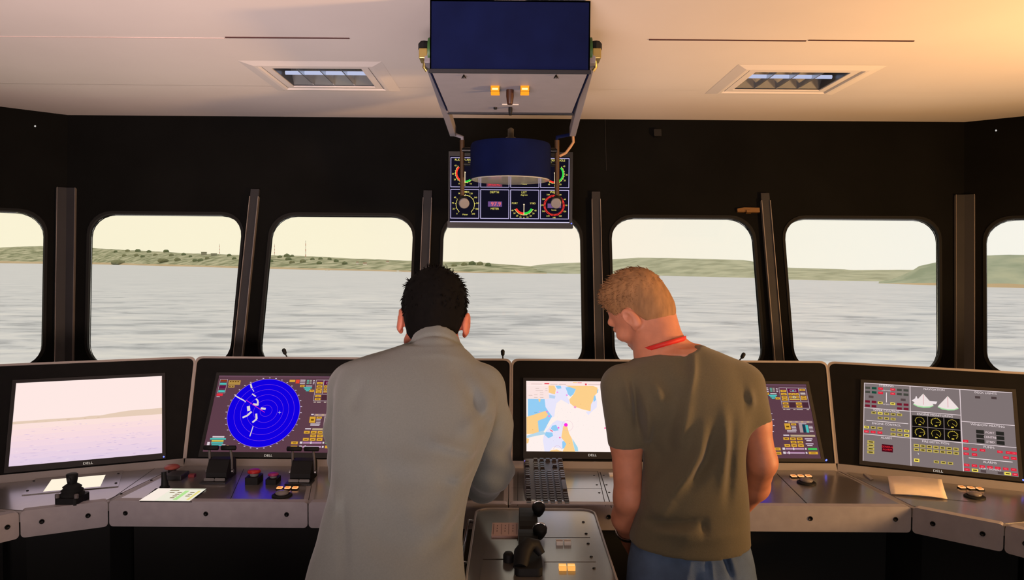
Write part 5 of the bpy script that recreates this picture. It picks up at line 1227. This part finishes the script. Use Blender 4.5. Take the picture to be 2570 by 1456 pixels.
def surface(f, lo, hi, h):
    """closed surface of f<0 (surface nets), evaluated only near the surface"""
    lo, hi = A(*lo), A(*hi); B = 6; n = np.ceil((hi-lo)/h/B).astype(int)*B+1
    ax = [lo[i]+h*np.arange(n[i]) for i in range(3)]
    nb = (n-1)//B
    c = [lo[i]+h*(np.arange(nb[i])*B+B/2) for i in range(3)]
    C = np.stack(np.meshgrid(*c, indexing='ij'), -1).reshape(-1, 3); dc = f(C)
    act = np.abs(dc) < h*B*1.6
    F = np.repeat(np.repeat(np.repeat(np.where(dc > 0, 1., -1.).reshape(nb), B, 0), B, 1), B, 2)
    F = np.pad(F, ((0, 1), (0, 1), (0, 1)), mode='edge')
    idx = np.stack(np.unravel_index(np.nonzero(act)[0], nb), -1)*B
    g = np.stack(np.meshgrid(*[np.arange(B+1)]*3, indexing='ij'), -1).reshape(-1, 3)
    for s in range(0, len(idx), 400):
        I = (idx[s:s+400, None, :]+g[None]).reshape(-1, 3)
        F[I[:, 0], I[:, 1], I[:, 2]] = f(lo+I*h)
    S_ = F < 0; nx, ny, nz = F.shape
    off = np.array([[0,0,0],[1,0,0],[0,1,0],[1,1,0],[0,0,1],[1,0,1],[0,1,1],[1,1,1]])
    cnt = sum(S_[o[0]:nx-1+o[0], o[1]:ny-1+o[1], o[2]:nz-1+o[2]].astype(int) for o in off)
    cells = np.stack(np.nonzero((cnt > 0) & (cnt < 8)), -1); vid = -np.ones((nx-1, ny-1, nz-1), int); vid[tuple(cells.T)] = np.arange(len(cells))
    V = np.array([F[tuple((cells+o).T)] for o in off]); acc = np.zeros((len(cells), 3)); num = np.zeros(len(cells))
    for i in range(8):
        for j in range(i+1, 8):
            if np.abs(off[i]-off[j]).sum() != 1: continue
            cr = (V[i] < 0) != (V[j] < 0); t = np.where(cr, V[i]/np.where(cr, V[i]-V[j], 1), 0)
            acc += np.where(cr[:, None], off[i]+t[:, None]*(off[j]-off[i]), 0); num += cr
    P = lo+h*(cells+acc/num[:, None]); quads = []
    for axis in range(3):
        e = [slice(None)]*3; e2 = [slice(None)]*3; e[axis] = slice(0, -1); e2[axis] = slice(1, None)
        a, b = S_[tuple(e)], S_[tuple(e2)]; E = np.stack(np.nonzero(a != b), -1)
        u, v = (axis+1) % 3, (axis+2) % 3
        E = E[(E[:, u] > 0) & (E[:, v] > 0) & (E[:, u] < F.shape[u]-1) & (E[:, v] < F.shape[v]-1)]
        ins = a[tuple(E.T)]
        q = []
        for du, dv in ((1, 1), (0, 1), (0, 0), (1, 0)):
            k = E.copy(); k[:, u] -= du; k[:, v] -= dv; q.append(vid[tuple(k.T)])
        q = np.stack(q, -1); q[~ins] = q[~ins][:, ::-1]; quads.append(q)
    Q = np.concatenate(quads); Q = Q[(Q >= 0).all(1)]
    # two light smoothing passes
    for lam in (.5, -.3, .5):
        s = np.zeros_like(P); k = np.zeros(len(P))
        for i in range(4):
            a, b = Q[:, i], Q[:, (i+1) % 4]; np.add.at(s, a, P[b]); np.add.at(k, a, 1); np.add.at(s, b, P[a]); np.add.at(k, b, 1)
        P = P + lam*(s/np.maximum(k, 1)[:, None]-P)
    return P, Q
def mesh_obj(name, P, Q, m, parent):
    me = bpy.data.meshes.new(name); org = np.array(parent_loc(parent))
    me.vertices.add(len(P)); me.vertices.foreach_set('co', (P-org).astype(np.float32).ravel())
    me.loops.add(Q.size); me.loops.foreach_set('vertex_index', Q.astype(np.int32).ravel())
    me.polygons.add(len(Q)); me.polygons.foreach_set('loop_start', np.arange(0, Q.size, 4, dtype=np.int32)); me.polygons.foreach_set('loop_total', np.full(len(Q), 4, dtype=np.int32))
    me.update(calc_edges=True); me.validate(); me.polygons.foreach_set('use_smooth', [True]*len(me.polygons)); me.materials.append(m)
    o = bpy.data.objects.new(name, me); COL.objects.link(o); o.parent = parent; return o
def RM(yaw, pitch, roll=0):    # head turn: yaw left +, pitch down +, tilt
    return np.array(Matrix.Rotation(math.radians(yaw), 3, 'Z') @ Matrix.Rotation(math.radians(-pitch), 3, 'X') @ Matrix.Rotation(math.radians(roll), 3, 'Y'))
def head_parts(q, ef=0.0):             # local: +y face, +z up
    d = ell(q, (0, -.014, .035), (.076, .098, .089))
    d = sm(d, ell(q, (0, .022, -.03), (.064, .074, .088)), .03)
    d = sm(d, ell(q, (0, .066, -.105), (.03, .028, .024)), .03)
    for s in (-1, 1):
        d = sm(d, cone(q, (s*.056, .0, -.06), (s*.018, .07, -.108), .020, .017), .02)
        d = sm(d, ell(q, (s*.044, .066, -.028), (.022, .022, .018)), .02)
        d = sm(d, cone(q, (s*.042, .078, .022), (s*.01, .09, .018), .011, .010), .014)
        d = sdiff(d, ell(q, (s*.031, .101, -.002), (.018, .014, .012)), .012)
        d = np.minimum(d, ell(q, (s*.031, .082, -.003), (.0125, .0125, .0115)))
        # ears, flaring backwards
        Re = np.array(Matrix.Rotation(s*math.radians(-24), 3, 'Z') @ Matrix.Rotation(math.radians(-8), 3, 'X'))
        ear = ell(q, (s*(.083+ef), -.012, -.006), (.0085, .020, .034), Re); ear = sdiff(ear, ell(q, (s*(.0915+ef), -.008, -.002), (.0065, .011, .021), Re), .004)
        ear = sm(ear, ell(q, (s*(.079+ef), .000, -.032), (.007, .009, .010)), .006); d = sm(d, cone(q, (s*.066, -.008, -.012), (s*(.080+ef), -.008, -.010), .012, .010), .008); d = sm(d, ear, .006)
    d = sm(d, cone(q, (0, .090, .008), (0, .104, -.034), .0085, .012), .010)
    for s in (-1, 1): d = sm(d, ell(q, (s*.011, .096, -.039), (.010, .010, .008)), .006)
    d = sm(d, ell(q, (0, .088, -.064), (.024, .010, .0065)), .008); d = sm(d, ell(q, (0, .087, -.077), (.020, .010, .007)), .008)
    d = sdiff(d, ell(q, (0, .100, -.070), (.022, .008, .0022)), .003)
    return d
def hairline(y): return np.interp(y, [-.14, -.075, -.045, -.022, .002, .02, .034, .05, .068, .09], [-.116, -.108, -.062, .0, .024, .022, .018, .048, .074, .086])
def hair_shell(q, thick):
    d = ell(q, (0, -.014, .035), (.076, .098, .089)); d = sm(d, ell(q, (0, -.035, -.03), (.060, .066, .06)), .04)
    return np.maximum(d-thick(q), (hairline(q[:, 1])-q[:, 2]+.006*np.sin(q[:, 0]*210+q[:, 1]*170)*np.sin(q[:, 1]*260))*.8)
def tufts(name, Rm, c, scale, thick, parent, m, n, L, comb, lift, seed, rad=.0016):
    rg = np.random.RandomState(seed); out = MB(); C = A(0, -.014, .035); r = A(.076, .098, .089); made = 0
    while made < n:
        v = rg.normal(size=3); v /= np.linalg.norm(v); p = C+v*r
        if p[2] < hairline(p[1])+.006-.016*rg.rand()**2: continue
        nrm = v/r; nrm /= np.linalg.norm(nrm); th = thick(p[None])[0]
        p = p+nrm*th*.75; cmb = A(*comb(p)); d = nrm*lift(p)+cmb*.9+rg.normal(size=3)*.22; d /= np.linalg.norm(d)
        l = L(p)*(.6+.8*rg.rand()); a = np.cross(d, nrm+rg.normal(size=3)*.3); a /= np.linalg.norm(a)+1e-9; b = np.cross(d, a); w = rad*(.7+.6*rg.rand())
        t1 = p+d*l*.55+nrm*l*.03; t2 = p+d*l-nrm*l*.12
        pts = [p+a*w, p-a*w*.5+b*w*.87, p-a*w*.5-b*w*.87, t1+a*w*.8, t1-a*w*.4+b*w*.7, t1-a*w*.4-b*w*.7, t2]
        out.add([Rm @ (x*scale)+c for x in pts], [(0, 1, 4, 3), (1, 2, 5, 4), (2, 0, 3, 5), (3, 4, 6), (4, 5, 6), (5, 3, 6)], True); made += 1
    return out
def hand(p, w, fdir, pdir, side, curl=.5, sc=1.0):
    """palm and five separate fingers; w wrist, fdir along the hand, pdir palm normal, side toward the thumb"""
    w, f, n, s = A(*w), A(*fdir), A(*pdir), A(*side); f /= np.linalg.norm(f); s = s-f*(s @ f); s /= np.linalg.norm(s); n = n-f*(n @ f)-s*(n @ s); n /= np.linalg.norm(n)
    d = cone(p, w, w+f*.02*sc, .026*sc, .028*sc, (n, .7)); pal = None
    for i, x in enumerate((.030, .010, -.010, -.029)):
        c = cone(p, w+f*.015*sc+s*x*.6*sc, w+f*.088*sc+s*x*sc, .017*sc, .0125*sc, (n, .85)); pal = c if pal is None else sm(pal, c, .01)
    d = sm(d, pal, .012)
    for x, L_, r in ((.031, .072, .0088), (.010, .080, .0090), (-.011, .074, .0086), (-.030, .058, .0076)):
        b = w+f*.086*sc+s*x*sc; q = b; ang = 0; prev = q
        for j, (fr, rr) in enumerate(((.45, 1), (.32, .93), (.23, .82))):
            ang += curl*(.55, .8, .55)[j]; dr = f*math.cos(ang)+n*math.sin(ang); nx = prev+dr*L_*fr*sc
            d = sm(d, cone(p, prev, nx, r*rr*sc, r*rr*.92*sc), .004); prev = nx
    t0 = w+f*.025*sc+s*.026*sc; t1 = t0+(f*.55+s*.72+n*.3)*.042*sc; t2 = t1+(f*.85+s*.28+n*.4)*.032*sc; t3 = t2+(f*.9+n*.4)*.025*sc
    d = sm(d, cone(p, t0, t1, .016*sc, .0115*sc), .01); d = sm(d, cone(p, t1, t2, .0112*sc, .0098*sc), .004); d = sm(d, cone(p, t2, t3, .0098*sc, .0082*sc), .004)
    return d
def V3(px, py, Y): q = at(px, py, Y); return (q.x, q.y, q.z)
def XZ(px, py, Y): q = at(px, py, Y); return (q.x, q.z)
def row(py, l, r, Y, b): a, c = at(l, py, Y), at(r, py, Y); return ((a.z+c.z)/2, a.x, c.x, Y, b)
def skin_mat(name, c):
    m = mat(name, c, .55, noise=.08, nscale=40, bump=.15, bscale=500); b = m.node_tree.nodes['Principled BSDF']
    b.inputs['Subsurface Weight'].default_value = .12; b.inputs['Subsurface Radius'].default_value = (.012, .005, .003); b.inputs['Subsurface Scale'].default_value = .5; return m

# ------------------------------------------------------------------ the dark haired man, leaning on the console
def yl(py): return 1.66+ (1456-py)/(1456-900)*.30     # his back leans forward
rowsA = [row(y, l, r, yl(y), b) for y, l, r, b in (
    (1640, 738, 1190, .150), (1560, 745, 1182, .148), (1456, 768, 1168, .142), (1400, 785, 1163, .138), (1350, 799, 1160, .134), (1300, 812, 1166, .130), (1260, 821, 1173, .128), (1230, 828, 1181, .128), (1180, 836, 1197, .130),
    (1140, 838, 1212, .132), (1100, 838, 1228, .134), (1050, 838, 1242, .136), (1000, 839, 1247, .134), (965, 844, 1244, .128), (940, 852, 1230, .120), (920, 866, 1210, .110), (900, 902, 1192, .098), (885, 950, 1178, .086), (872, 990, 1166, .076), (862, 1020, 1155, .068))]
LA = Loft(rowsA, 2.4)
shR = [V3(1205, 978, 1.95), V3(1226, 1070, 2.00), V3(1232, 1178, 2.08), V3(1212, 1214, 2.22), V3(1160, 1204, 2.46)]
shL = [V3(888, 975, 1.96), V3(876, 1080, 2.02), V3(880, 1180, 2.10), V3(905, 1212, 2.24), V3(960, 1204, 2.46)]
ncA = A(*V3(1092, 868, 1.97)); hdA = A(*V3(1089, 806, 2.09)); RA = RM(2, 20, 3.5); scA = 1.02
yA_ = lambda p: spl(p[:, 2], LA.z, LA.cy)
bk = lambda py: yl(py)-.12
foldsA = [([XZ(x, y, bk(y)) for x, y in pts], w*1.15, h*2.1) for pts, w, h in (
    ([(960, 1150), (1040, 1170), (1110, 1165)], .02, .004), ([(1000, 1300), (1060, 1330), (1130, 1320)], .018, .004), ([(880, 1100), (930, 1180), (940, 1260)], .02, .004), ([(1235, 1010), (1200, 1060), (1150, 1090)], .014, .005), ([(900, 1330), (960, 1380), (1040, 1400)], .02, -.003), ([(1140, 930), (1180, 1000), (1200, 1060)], .014, -.004), ([(1075, 1108), (1130, 1128), (1205, 1168)], .012, .006), ([(1085, 1128), (1150, 1150), (1200, 1180)], .012, -.004), ([(1120, 1222), (1165, 1212), (1195, 1205)], .010, .005), ([(1090, 1228), (1150, 1232)], .010, -.004),
    ([(1160, 1270), (1150, 1330), (1115, 1385), (1050, 1420)], .016, -.008), ([(1140, 1260), (1130, 1310), (1090, 1370)], .022, .006), ([(842, 1270), (852, 1350), (858, 1456)], .010, -.006), ([(825, 1240), (838, 1300)], .010, .005),
    ([(1228, 1095), (1212, 1140), (1197, 1182), (1181, 1225), (1174, 1265)], .012, -.014), ([(900, 955), (880, 1040)], .014, -.004), ([(1180, 980), (1215, 1090), (1225, 1110)], .014, -.006), ([(930, 1240), (1010, 1260), (1080, 1255)], .02, .003), ([(1010, 900), (1100, 893), (1170, 912)], .006, .0022))]
def wavy(p, amp, fr, seed):
    r = np.random.RandomState(seed); d = np.zeros(len(p))
    for i in range(6):
        k = r.normal(size=3); k /= np.linalg.norm(k); d += np.sin(p @ k*fr*(1+.5*r.rand())+r.rand()*6.28)
    return amp*d/6
def shirtA(p):
    d = LA(p)
    for ch_ in (shR, shL):
        ch = ch_[:4]+[tuple(A(*ch_[3])*.22+A(*ch_[4])*.78)]; d = sm(d, chain(p, ch, [.068, .062, .057, .050, .036], .03) - .0035*np.sin(p[:, 2]*95+p[:, 1]*40+p[:, 0]*30)*np.exp(-((p[:, 2]-ch[2][2]-.03)/.09)**2), .016)
    # elbow and sleeve creases
    d = folds(p, d, foldsA, yA_) + wavy(p, .0028, 26, 3) + wavy(p, .0012, 60, 5)
    # collar
    base, top = ncA+A(-.002, .012, -.030), ncA+A(-.004, .048, .008)
    c = cone(p, base, top, .071, .063); axis = (top-base)/np.linalg.norm(top-base); tt = (p-base) @ axis
    c = np.maximum(c, tt-np.linalg.norm(top-base)*.86-.012*np.cos(8*(p[:, 0]-ncA[0]))); 
    d = sm(d, c, .010); groove = np.exp(-((tt-.020)/.005)**2)*(np.linalg.norm(p-base, axis=1) < .10)*.0065
    d = d+groove
    hem = .80-p[:, 2]; return np.maximum(d, hem)
pA = thing('person', (LA.cx[3], 1.66, 0), 'dark haired man in a loose grey shirt leaning on the console', 'person')
M_skinA = skin_mat('skin_darker', (190, 112, 88)); M_skinB = skin_mat('skin_fair', (196, 128, 98))  # one even skin tone for each man
M_shirt = mat('shirt_grey_linen', (106, 110, 106), .9, noise=.05, nscale=260, bump=.35, bscale=420, sheen=.2)
M_trou = mat('trousers_dark', (30, 31, 36), .85); M_shoe = mat('shoe_black', (16, 15, 15), .4)
def legs(p, hips, feet, knees, r=(.088, .062, .048)):
    d = None
    for h_, k_, f_ in zip(hips, knees, feet):
        c = chain(p, [h_, k_, f_], list(r), .02); d = c if d is None else sm(d, c, .02)
    return d
hx = (LA.cx[0]); 
hipsA = [(hx-.085, 1.65, .86), (hx+.085, 1.65, .86)]; kneesA = [(hx-.10, 1.66, .48), (hx+.088, 1.64, .48)]; feetA = [(hx-.11, 1.60, .09), (hx+.09, 1.56, .09)]
def trouA(p):
    d = legs(p, hipsA, feetA, kneesA, (.098, .075, .062)); d = sm(d, ell(p, (hx, 1.65, .89), (.175, .125, .13)), .03); return np.maximum(np.maximum(d, .05-p[:, 2]), p[:, 2]-.97)
def bodyA(p):
    q = (p-hdA) @ RA/scA; d = head_parts(q, .007)*scA
    d = sm(d, cone(p, hdA+RA @ A(0, -.015, -.05), ncA+A(0, .035, -.03), .056, .056), .025)
    d = sm(d, LA(p, -.048), .01)
    for ch, s in ((shR, 1), (shL, -1)):
        d = sm(d, chain(p, ch, [.052, .046, .040, .036, .026], .02), .02)
        w, e = A(*ch[4]), A(*ch[3]); f = w-e; f /= np.linalg.norm(f); d = sm(d, hand(p, w, A(f[0]-s*.35, f[1]+.2, -.12), (0, 0, -1), (-s, .3, 0), .22), .012)
    d = sm(d, legs(p, hipsA, feetA, kneesA, (.075, .055, .04)), .03)
    return d
P, Q = surface(bodyA, (-.62, 1.44, .03), (.12, 2.85, 1.78), .0038); mesh_obj('body', P, Q, M_skinA, pA)
P, Q = surface(shirtA, (-.68, 1.40, .76), (.14, 2.62, 1.62), .0052); mesh_obj('shirt', P, Q, M_shirt, pA)
P, Q = surface(trouA, (hx-.26, 1.42, .02), (hx+.26, 1.86, 1.02), .009); mesh_obj('trousers', P, Q, M_trou, pA)
def shoe(p, f, ang=0): 
    c = A(f[0], f[1]+.06, .04); d = ell(p, c, (.045, .13, .05)); d = sm(d, ell(p, c+A(0, -.06, .03), (.04, .06, .06)), .03); return np.maximum(d, .002-p[:, 2])
for f in feetA:
    P, Q = surface(lambda p: shoe(p, f), (f[0]-.08, f[1]-.12, -.02), (f[0]+.08, f[1]+.24, .16), .007); mesh_obj('shoe', P, Q, M_shoe, pA)
thA = lambda q: .004+.010*np.clip((q[:, 2]-.0)/.1, 0, 1)+.008*np.clip((-q[:, 1])/.1, 0, 1)*np.clip((q[:, 2]+.04)/.08, 0, 1)
M_hairA = mat('hair_dark_brown', (8, 6, 5), .85, noise=.3, nscale=80, spec=.1)
M_hairB = mat('hair_blond', (150, 108, 68), .8, noise=.25, nscale=70, stretch=(1, 1, .3))
def hairfA(p):
    q = (p-hdA) @ RA/scA; return (hair_shell(q, thA)+wavy(q, .0022, 130, 1)+wavy(q, .0012, 300, 2))*scA
P, Q = surface(hairfA, hdA-A(.14, .16, .14), hdA+A(.14, .16, .19), .003); hA = mesh_obj('hair', P, Q, M_hairA, pA)
tb = tufts('hair', RA, hdA, scA, thA, pA, M_hairA, 2600, lambda p: .012+.008*np.clip(p[2]/.1, 0, 1), lambda p: (.1*p[0]/.08, .2, -.95+1.1*np.clip(p[2]/.14, 0, 1)), lambda p: .10, 4)
tb.build('hair', M_hairA, pA)

# ------------------------------------------------------------------ the blond man, hands in front, looking down to his left
def yr(py): return 2.04+(1360-py)/460*.03
rowsB = [row(y, l, r, yr(y), b) for y, l, r, b in (
    (1400, 1582, 1884, .118), (1378, 1580, 1883, .118), (1345, 1582, 1880, .116), (1310, 1592, 1878, .113), (1260, 1606, 1874, .110), (1200, 1613, 1868, .110), (1150, 1614, 1866, .114), (1100, 1604, 1870, .120), (1060, 1590, 1876, .124),
    (1010, 1560, 1880, .126), (975, 1545, 1879, .122), (945, 1550, 1872, .114), (925, 1563, 1862, .104), (908, 1585, 1850, .092), (895, 1612, 1832, .082), (884, 1640, 1808, .072), (874, 1664, 1782, .062), (866, 1680, 1764, .054))]
LB = Loft(rowsB, 2.35)
yB_ = lambda p: spl(p[:, 2], LB.z, LB.cy)
aLB = [V3(1562, 968, 2.05), V3(1572, 1110, 2.06), V3(1577, 1250, 2.07), V3(1572, 1300, 2.12), V3(1580, 1352, 2.20)]
aRB = [V3(1868, 968, 2.06), V3(1893, 1060, 2.06), V3(1912, 1160, 2.06), V3(1896, 1222, 2.14), V3(1846, 1290, 2.25)]
ncB = A(*V3(1672, 868, 2.09)); hdB = A(*V3(1605, 781, 2.15)); RB = RM(45, 35, -15); scB = .95
bB = lambda py: yr(py)-.11
foldsB = [([XZ(x, y, bB(y)) for x, y in pts], w*1.2, h*2.4) for pts, w, h in (
    ([(1752, 880), (1742, 930), (1728, 985)], .008, .007), ([(1735, 890), (1712, 940)], .012, -.006), ([(1728, 985), (1708, 1080), (1704, 1130)], .012, .007), ([(1690, 1010), (1690, 1130), (1672, 1210)], .022, -.010), ([(1660, 1060), (1650, 1150), (1640, 1230)], .02, -.007),
    ([(1765, 1060), (1752, 1130), (1725, 1190), (1685, 1250)], .013, .009), ([(1790, 1090), (1775, 1160), (1735, 1220)], .013, -.008), ([(1815, 1020), (1822, 1120), (1815, 1230)], .012, .006), ([(1840, 1050), (1838, 1180), (1830, 1270)], .012, -.006), ([(1620, 1000), (1632, 1080), (1636, 1130)], .010, .006),
    ([(1590, 960), (1604, 1030), (1612, 1090)], .009, -.007), ([(1575, 960), (1590, 1040)], .010, .005), ([(1630, 1330), (1700, 1318), (1765, 1308)], .010, -.006), ([(1640, 1345), (1720, 1338), (1770, 1325)], .012, .005), ([(1770, 1312), (1765, 1340)], .008, -.006), ([(1690, 1360), (1780, 1350), (1860, 1340)], .014, .004),
    ([(1874, 965), (1876, 1010), (1874, 1055)], .006, -.0008), ([(1890, 980), (1900, 1030)], .009, .004), ([(1655, 930), (1690, 980), (1700, 1020)], .018, -.004), ([(1640, 960), (1660, 1010)], .012, .004), ([(1690, 1255), (1660, 1290), (1640, 1300)], .016, .005))]
def shirtB(p):
    d = LB(p)
    # short sleeves
    s1 = cone(p, aLB[0], V3(1572, 1122, 2.06), .060, .050); cut = (p-A(*V3(1572, 1118, 2.06))) @ A(0.02, .05, -1); s1 = np.maximum(s1, cut)
    v2 = A(*aRB[1])-A(*aRB[0]); v2 /= np.linalg.norm(v2); s2 = cone(p, aRB[0], tuple(A(*V3(1894, 1066, 2.06))), .056, .048); s2 = np.maximum(s2, (p-A(*V3(1896, 1056, 2.06))) @ A(.10, 0, -1))
    d = sm(d, s1, .024); d = sm(d, s2, .045)
    d = folds(p, d, foldsB, yB_) + wavy(p, .0024, 28, 9) + wavy(p, .001, 60, 10)
    # wide neck opening
    d = np.maximum(d, -(ell(p, A(*V3(1684, 858, 2.02)), (.083, .16, .037))))
    # hollow below the hem and in the sleeves
    zc = p[:, 2]; hem = A(*V3(1740, 1366, 2.05))[2]+.012*np.abs((p[:, 0]-.5)/.15)-zc; d = np.maximum(d, hem)
    return d
pB = thing('person', (LB.cx[0], 2.05, 0), 'blond man in an olive T-shirt and jeans wearing a red lanyard', 'person')
M_olive = mat('tshirt_olive', (92, 84, 63), .9, noise=.06, nscale=200, bump=.25, bscale=500, sheen=.15)
M_jean = mat('denim_blue', (84, 104, 134), .85, noise=.25, nscale=14, bump=.4, bscale=600)
hbx = LB.cx[0]
hipsB = [(hbx-.070, 2.05, .86), (hbx+.070, 2.05, .86)]; kneesB = [(hbx-.105, 2.06, .50), (hbx+.10, 2.05, .50)]; feetB = [(hbx-.12, 2.04, .09), (hbx+.12, 2.03, .09)]
rowsJ = [row(y, l, r, 2.05, b) for y, l, r, b in ((1345, 1590, 1872, .108), (1375, 1584, 1880, .115), (1410, 1580, 1888, .122), (1456, 1577, 1897, .130), (1500, 1575, 1903, .128), (1545, 1574, 1906, .118))]
LJ = Loft(rowsJ, 2.3); zj = rowsJ[0][0]
foldsJ = [([XZ(x, y, 1.93) for x, y in pts], w*1.2, h*2) for pts, w, h in (([(1736, 1388), (1733, 1420), (1724, 1456), (1715, 1490)], .0035, .003), ([(1782, 1388), (1787, 1420), (1790, 1456), (1790, 1500)], .0035, .003), ([(1776, 1400), (1780, 1456)], .004, -.003), ([(1818, 1390), (1830, 1420), (1840, 1460)], .006, -.007), ([(1826, 1385), (1838, 1410), (1850, 1456)], .008, .004),
    ([(1590, 1388), (1660, 1400), (1735, 1402)], .003, .002), ([(1840, 1400), (1885, 1396)], .003, .002), ([(1752, 1440), (1755, 1530)], .010, -.006))]
def jeansB(p):
    d = LJ(p); d = sm(d, legs(p, hipsB, feetB, kneesB, (.092, .078, .066)), .02); d = folds(p, d, foldsJ, lambda q: np.full(len(q), 2.04)) + wavy(p, .0016, 40, 12)
    return np.maximum(np.maximum(d, .05-p[:, 2]), p[:, 2]-zj-.005)
zs0 = at(1700, 912, 2.06).z
def bodyB(p):
    q = (p-hdB) @ RB/scB; d = head_parts(q)*scB
    d = sm(d, cone(p, hdB+RB @ A(0, -.030, -.045), ncB+A(-.005, .0, -.03), .056, .064), .03)
    d = sm(d, cone(p, ncB+A(-.045, .005, -.035), ncB+A(.085, -.005, -.030), .034, .034), .05)
    g_ = -.042+.037*np.clip((p[:, 2]-zs0)/.03, 0, 1); d = sm(d, LB(p, g_), .012)
    d = sm(d, chain(p, aLB, [.050, .042, .038, .0385, .026], .02), .02); d = sm(d, chain(p, aRB, [.048, .042, .039, .037, .026], .02), .02)
    for ch, s, tg in ((aLB, -1, (.10, .12, -.30)), (aRB, 1, (-.35, .10, -.1))):
        w = A(*ch[4]); d = sm(d, hand(p, w, tg, (-s*.6, -.4, 0), (0, .6, .5), .6), .012)
    d = sm(d, LJ(p, -.02), .02); d = sm(d, legs(p, hipsB, feetB, kneesB, (.078, .056, .042)), .03)
    return d
P, Q = surface(bodyB, (.24, 1.86, .03), (.78, 2.50, 1.80), .0033); bB_ = mesh_obj('body', P, Q, M_skinB, pB)
P, Q = surface(shirtB, (.20, 1.82, .90), (.76, 2.28, 1.56), .0046); mesh_obj('tshirt', P, Q, M_olive, pB)
P, Q = surface(jeansB, (.26, 1.80, .02), (.74, 2.30, 1.05), .0055); mesh_obj('jeans', P, Q, M_jean, pB)
for f in feetB:
    P, Q = surface(lambda p: shoe(p, f), (f[0]-.08, f[1]-.12, -.02), (f[0]+.08, f[1]+.24, .16), .007); mesh_obj('shoe', P, Q, M_shoe, pB)
thB = lambda q: .0012+.012*np.clip((q[:, 2]-.045)/.07, 0, 1)*np.clip((q[:, 1]+.10)/.14, .25, 1)+.012*np.clip((q[:, 1]-.03)/.05, 0, 1)*np.clip((q[:, 2]-.078)/.03, 0, 1)
def hairfB(p):
    q = (p-hdB) @ RB/scB; return (hair_shell(q, thB)+wavy(q, .0010, 160, 21))*scB
P, Q = surface(hairfB, hdB-A(.15, .16, .14), hdB+A(.15, .16, .17), .003); hB = mesh_obj('hair', P, Q, M_hairB, pB)
tb = tufts('hair', RB, hdB, scB, thB, pB, M_hairB, 2600, lambda p: .003+.016*np.clip((p[2]-.03)/.08, 0, 1)+.012*np.clip((p[1]-.03)/.05, 0, 1)*np.clip((p[2]-.07)/.03, 0, 1), lambda p: (.1, .75*np.clip((p[2])/.1, 0, 1)+.1, -.6+.8*np.clip(p[2]/.1, 0, 1)), lambda p: .22+.35*np.clip((p[1]-.03)/.05, 0, 1), 6, .0013)
tb.build('hair', M_hairB, pB)
# red lanyard round the neck
cN = ncB+A(-.012, .012, .012); pts = []
for i in range(25):
    a = math.radians(-125+i*250/24); r_ = .066
    pts.append(Vector((cN[0]+r_*math.sin(a), cN[1]-r_*math.cos(a)*1.05, cN[2]+.020*math.sin(a)-.012*(1-math.cos(a)))))
mb = MB(); vs = []
for p_ in pts: vs += [p_+Vector((0, 0, -.0065)), p_+Vector((0, 0, .0065))]
mb.add(vs, [(2*i, 2*i+1, 2*i+3, 2*i+2) for i in range(len(pts)-1)], True); ly = mb.build('lanyard', mat('lanyard_red', (205, 34, 24), .6), pB); md = ly.modifiers.new('thick', 'SOLIDIFY'); md.thickness = .002
# steel watch on the left wrist
w_ = Vector(aLB[3]).lerp(Vector(aLB[4]), .55); d_ = (Vector(aLB[4])-Vector(aLB[3])).normalized()
mb = MB(); X_ = d_.orthogonal().normalized(); Y_ = d_.cross(X_); R0 = .0345
mb.ring([(R0*math.cos(2*math.pi*i/28), R0*math.sin(2*math.pi*i/28)) for i in range(28)], [((R0+.003)*math.cos(2*math.pi*i/28), (R0+.003)*math.sin(2*math.pi*i/28)) for i in range(28)], frame(w_, X_, Y_), -.007, .007); mb.build('wristwatch', M_steel, pB)
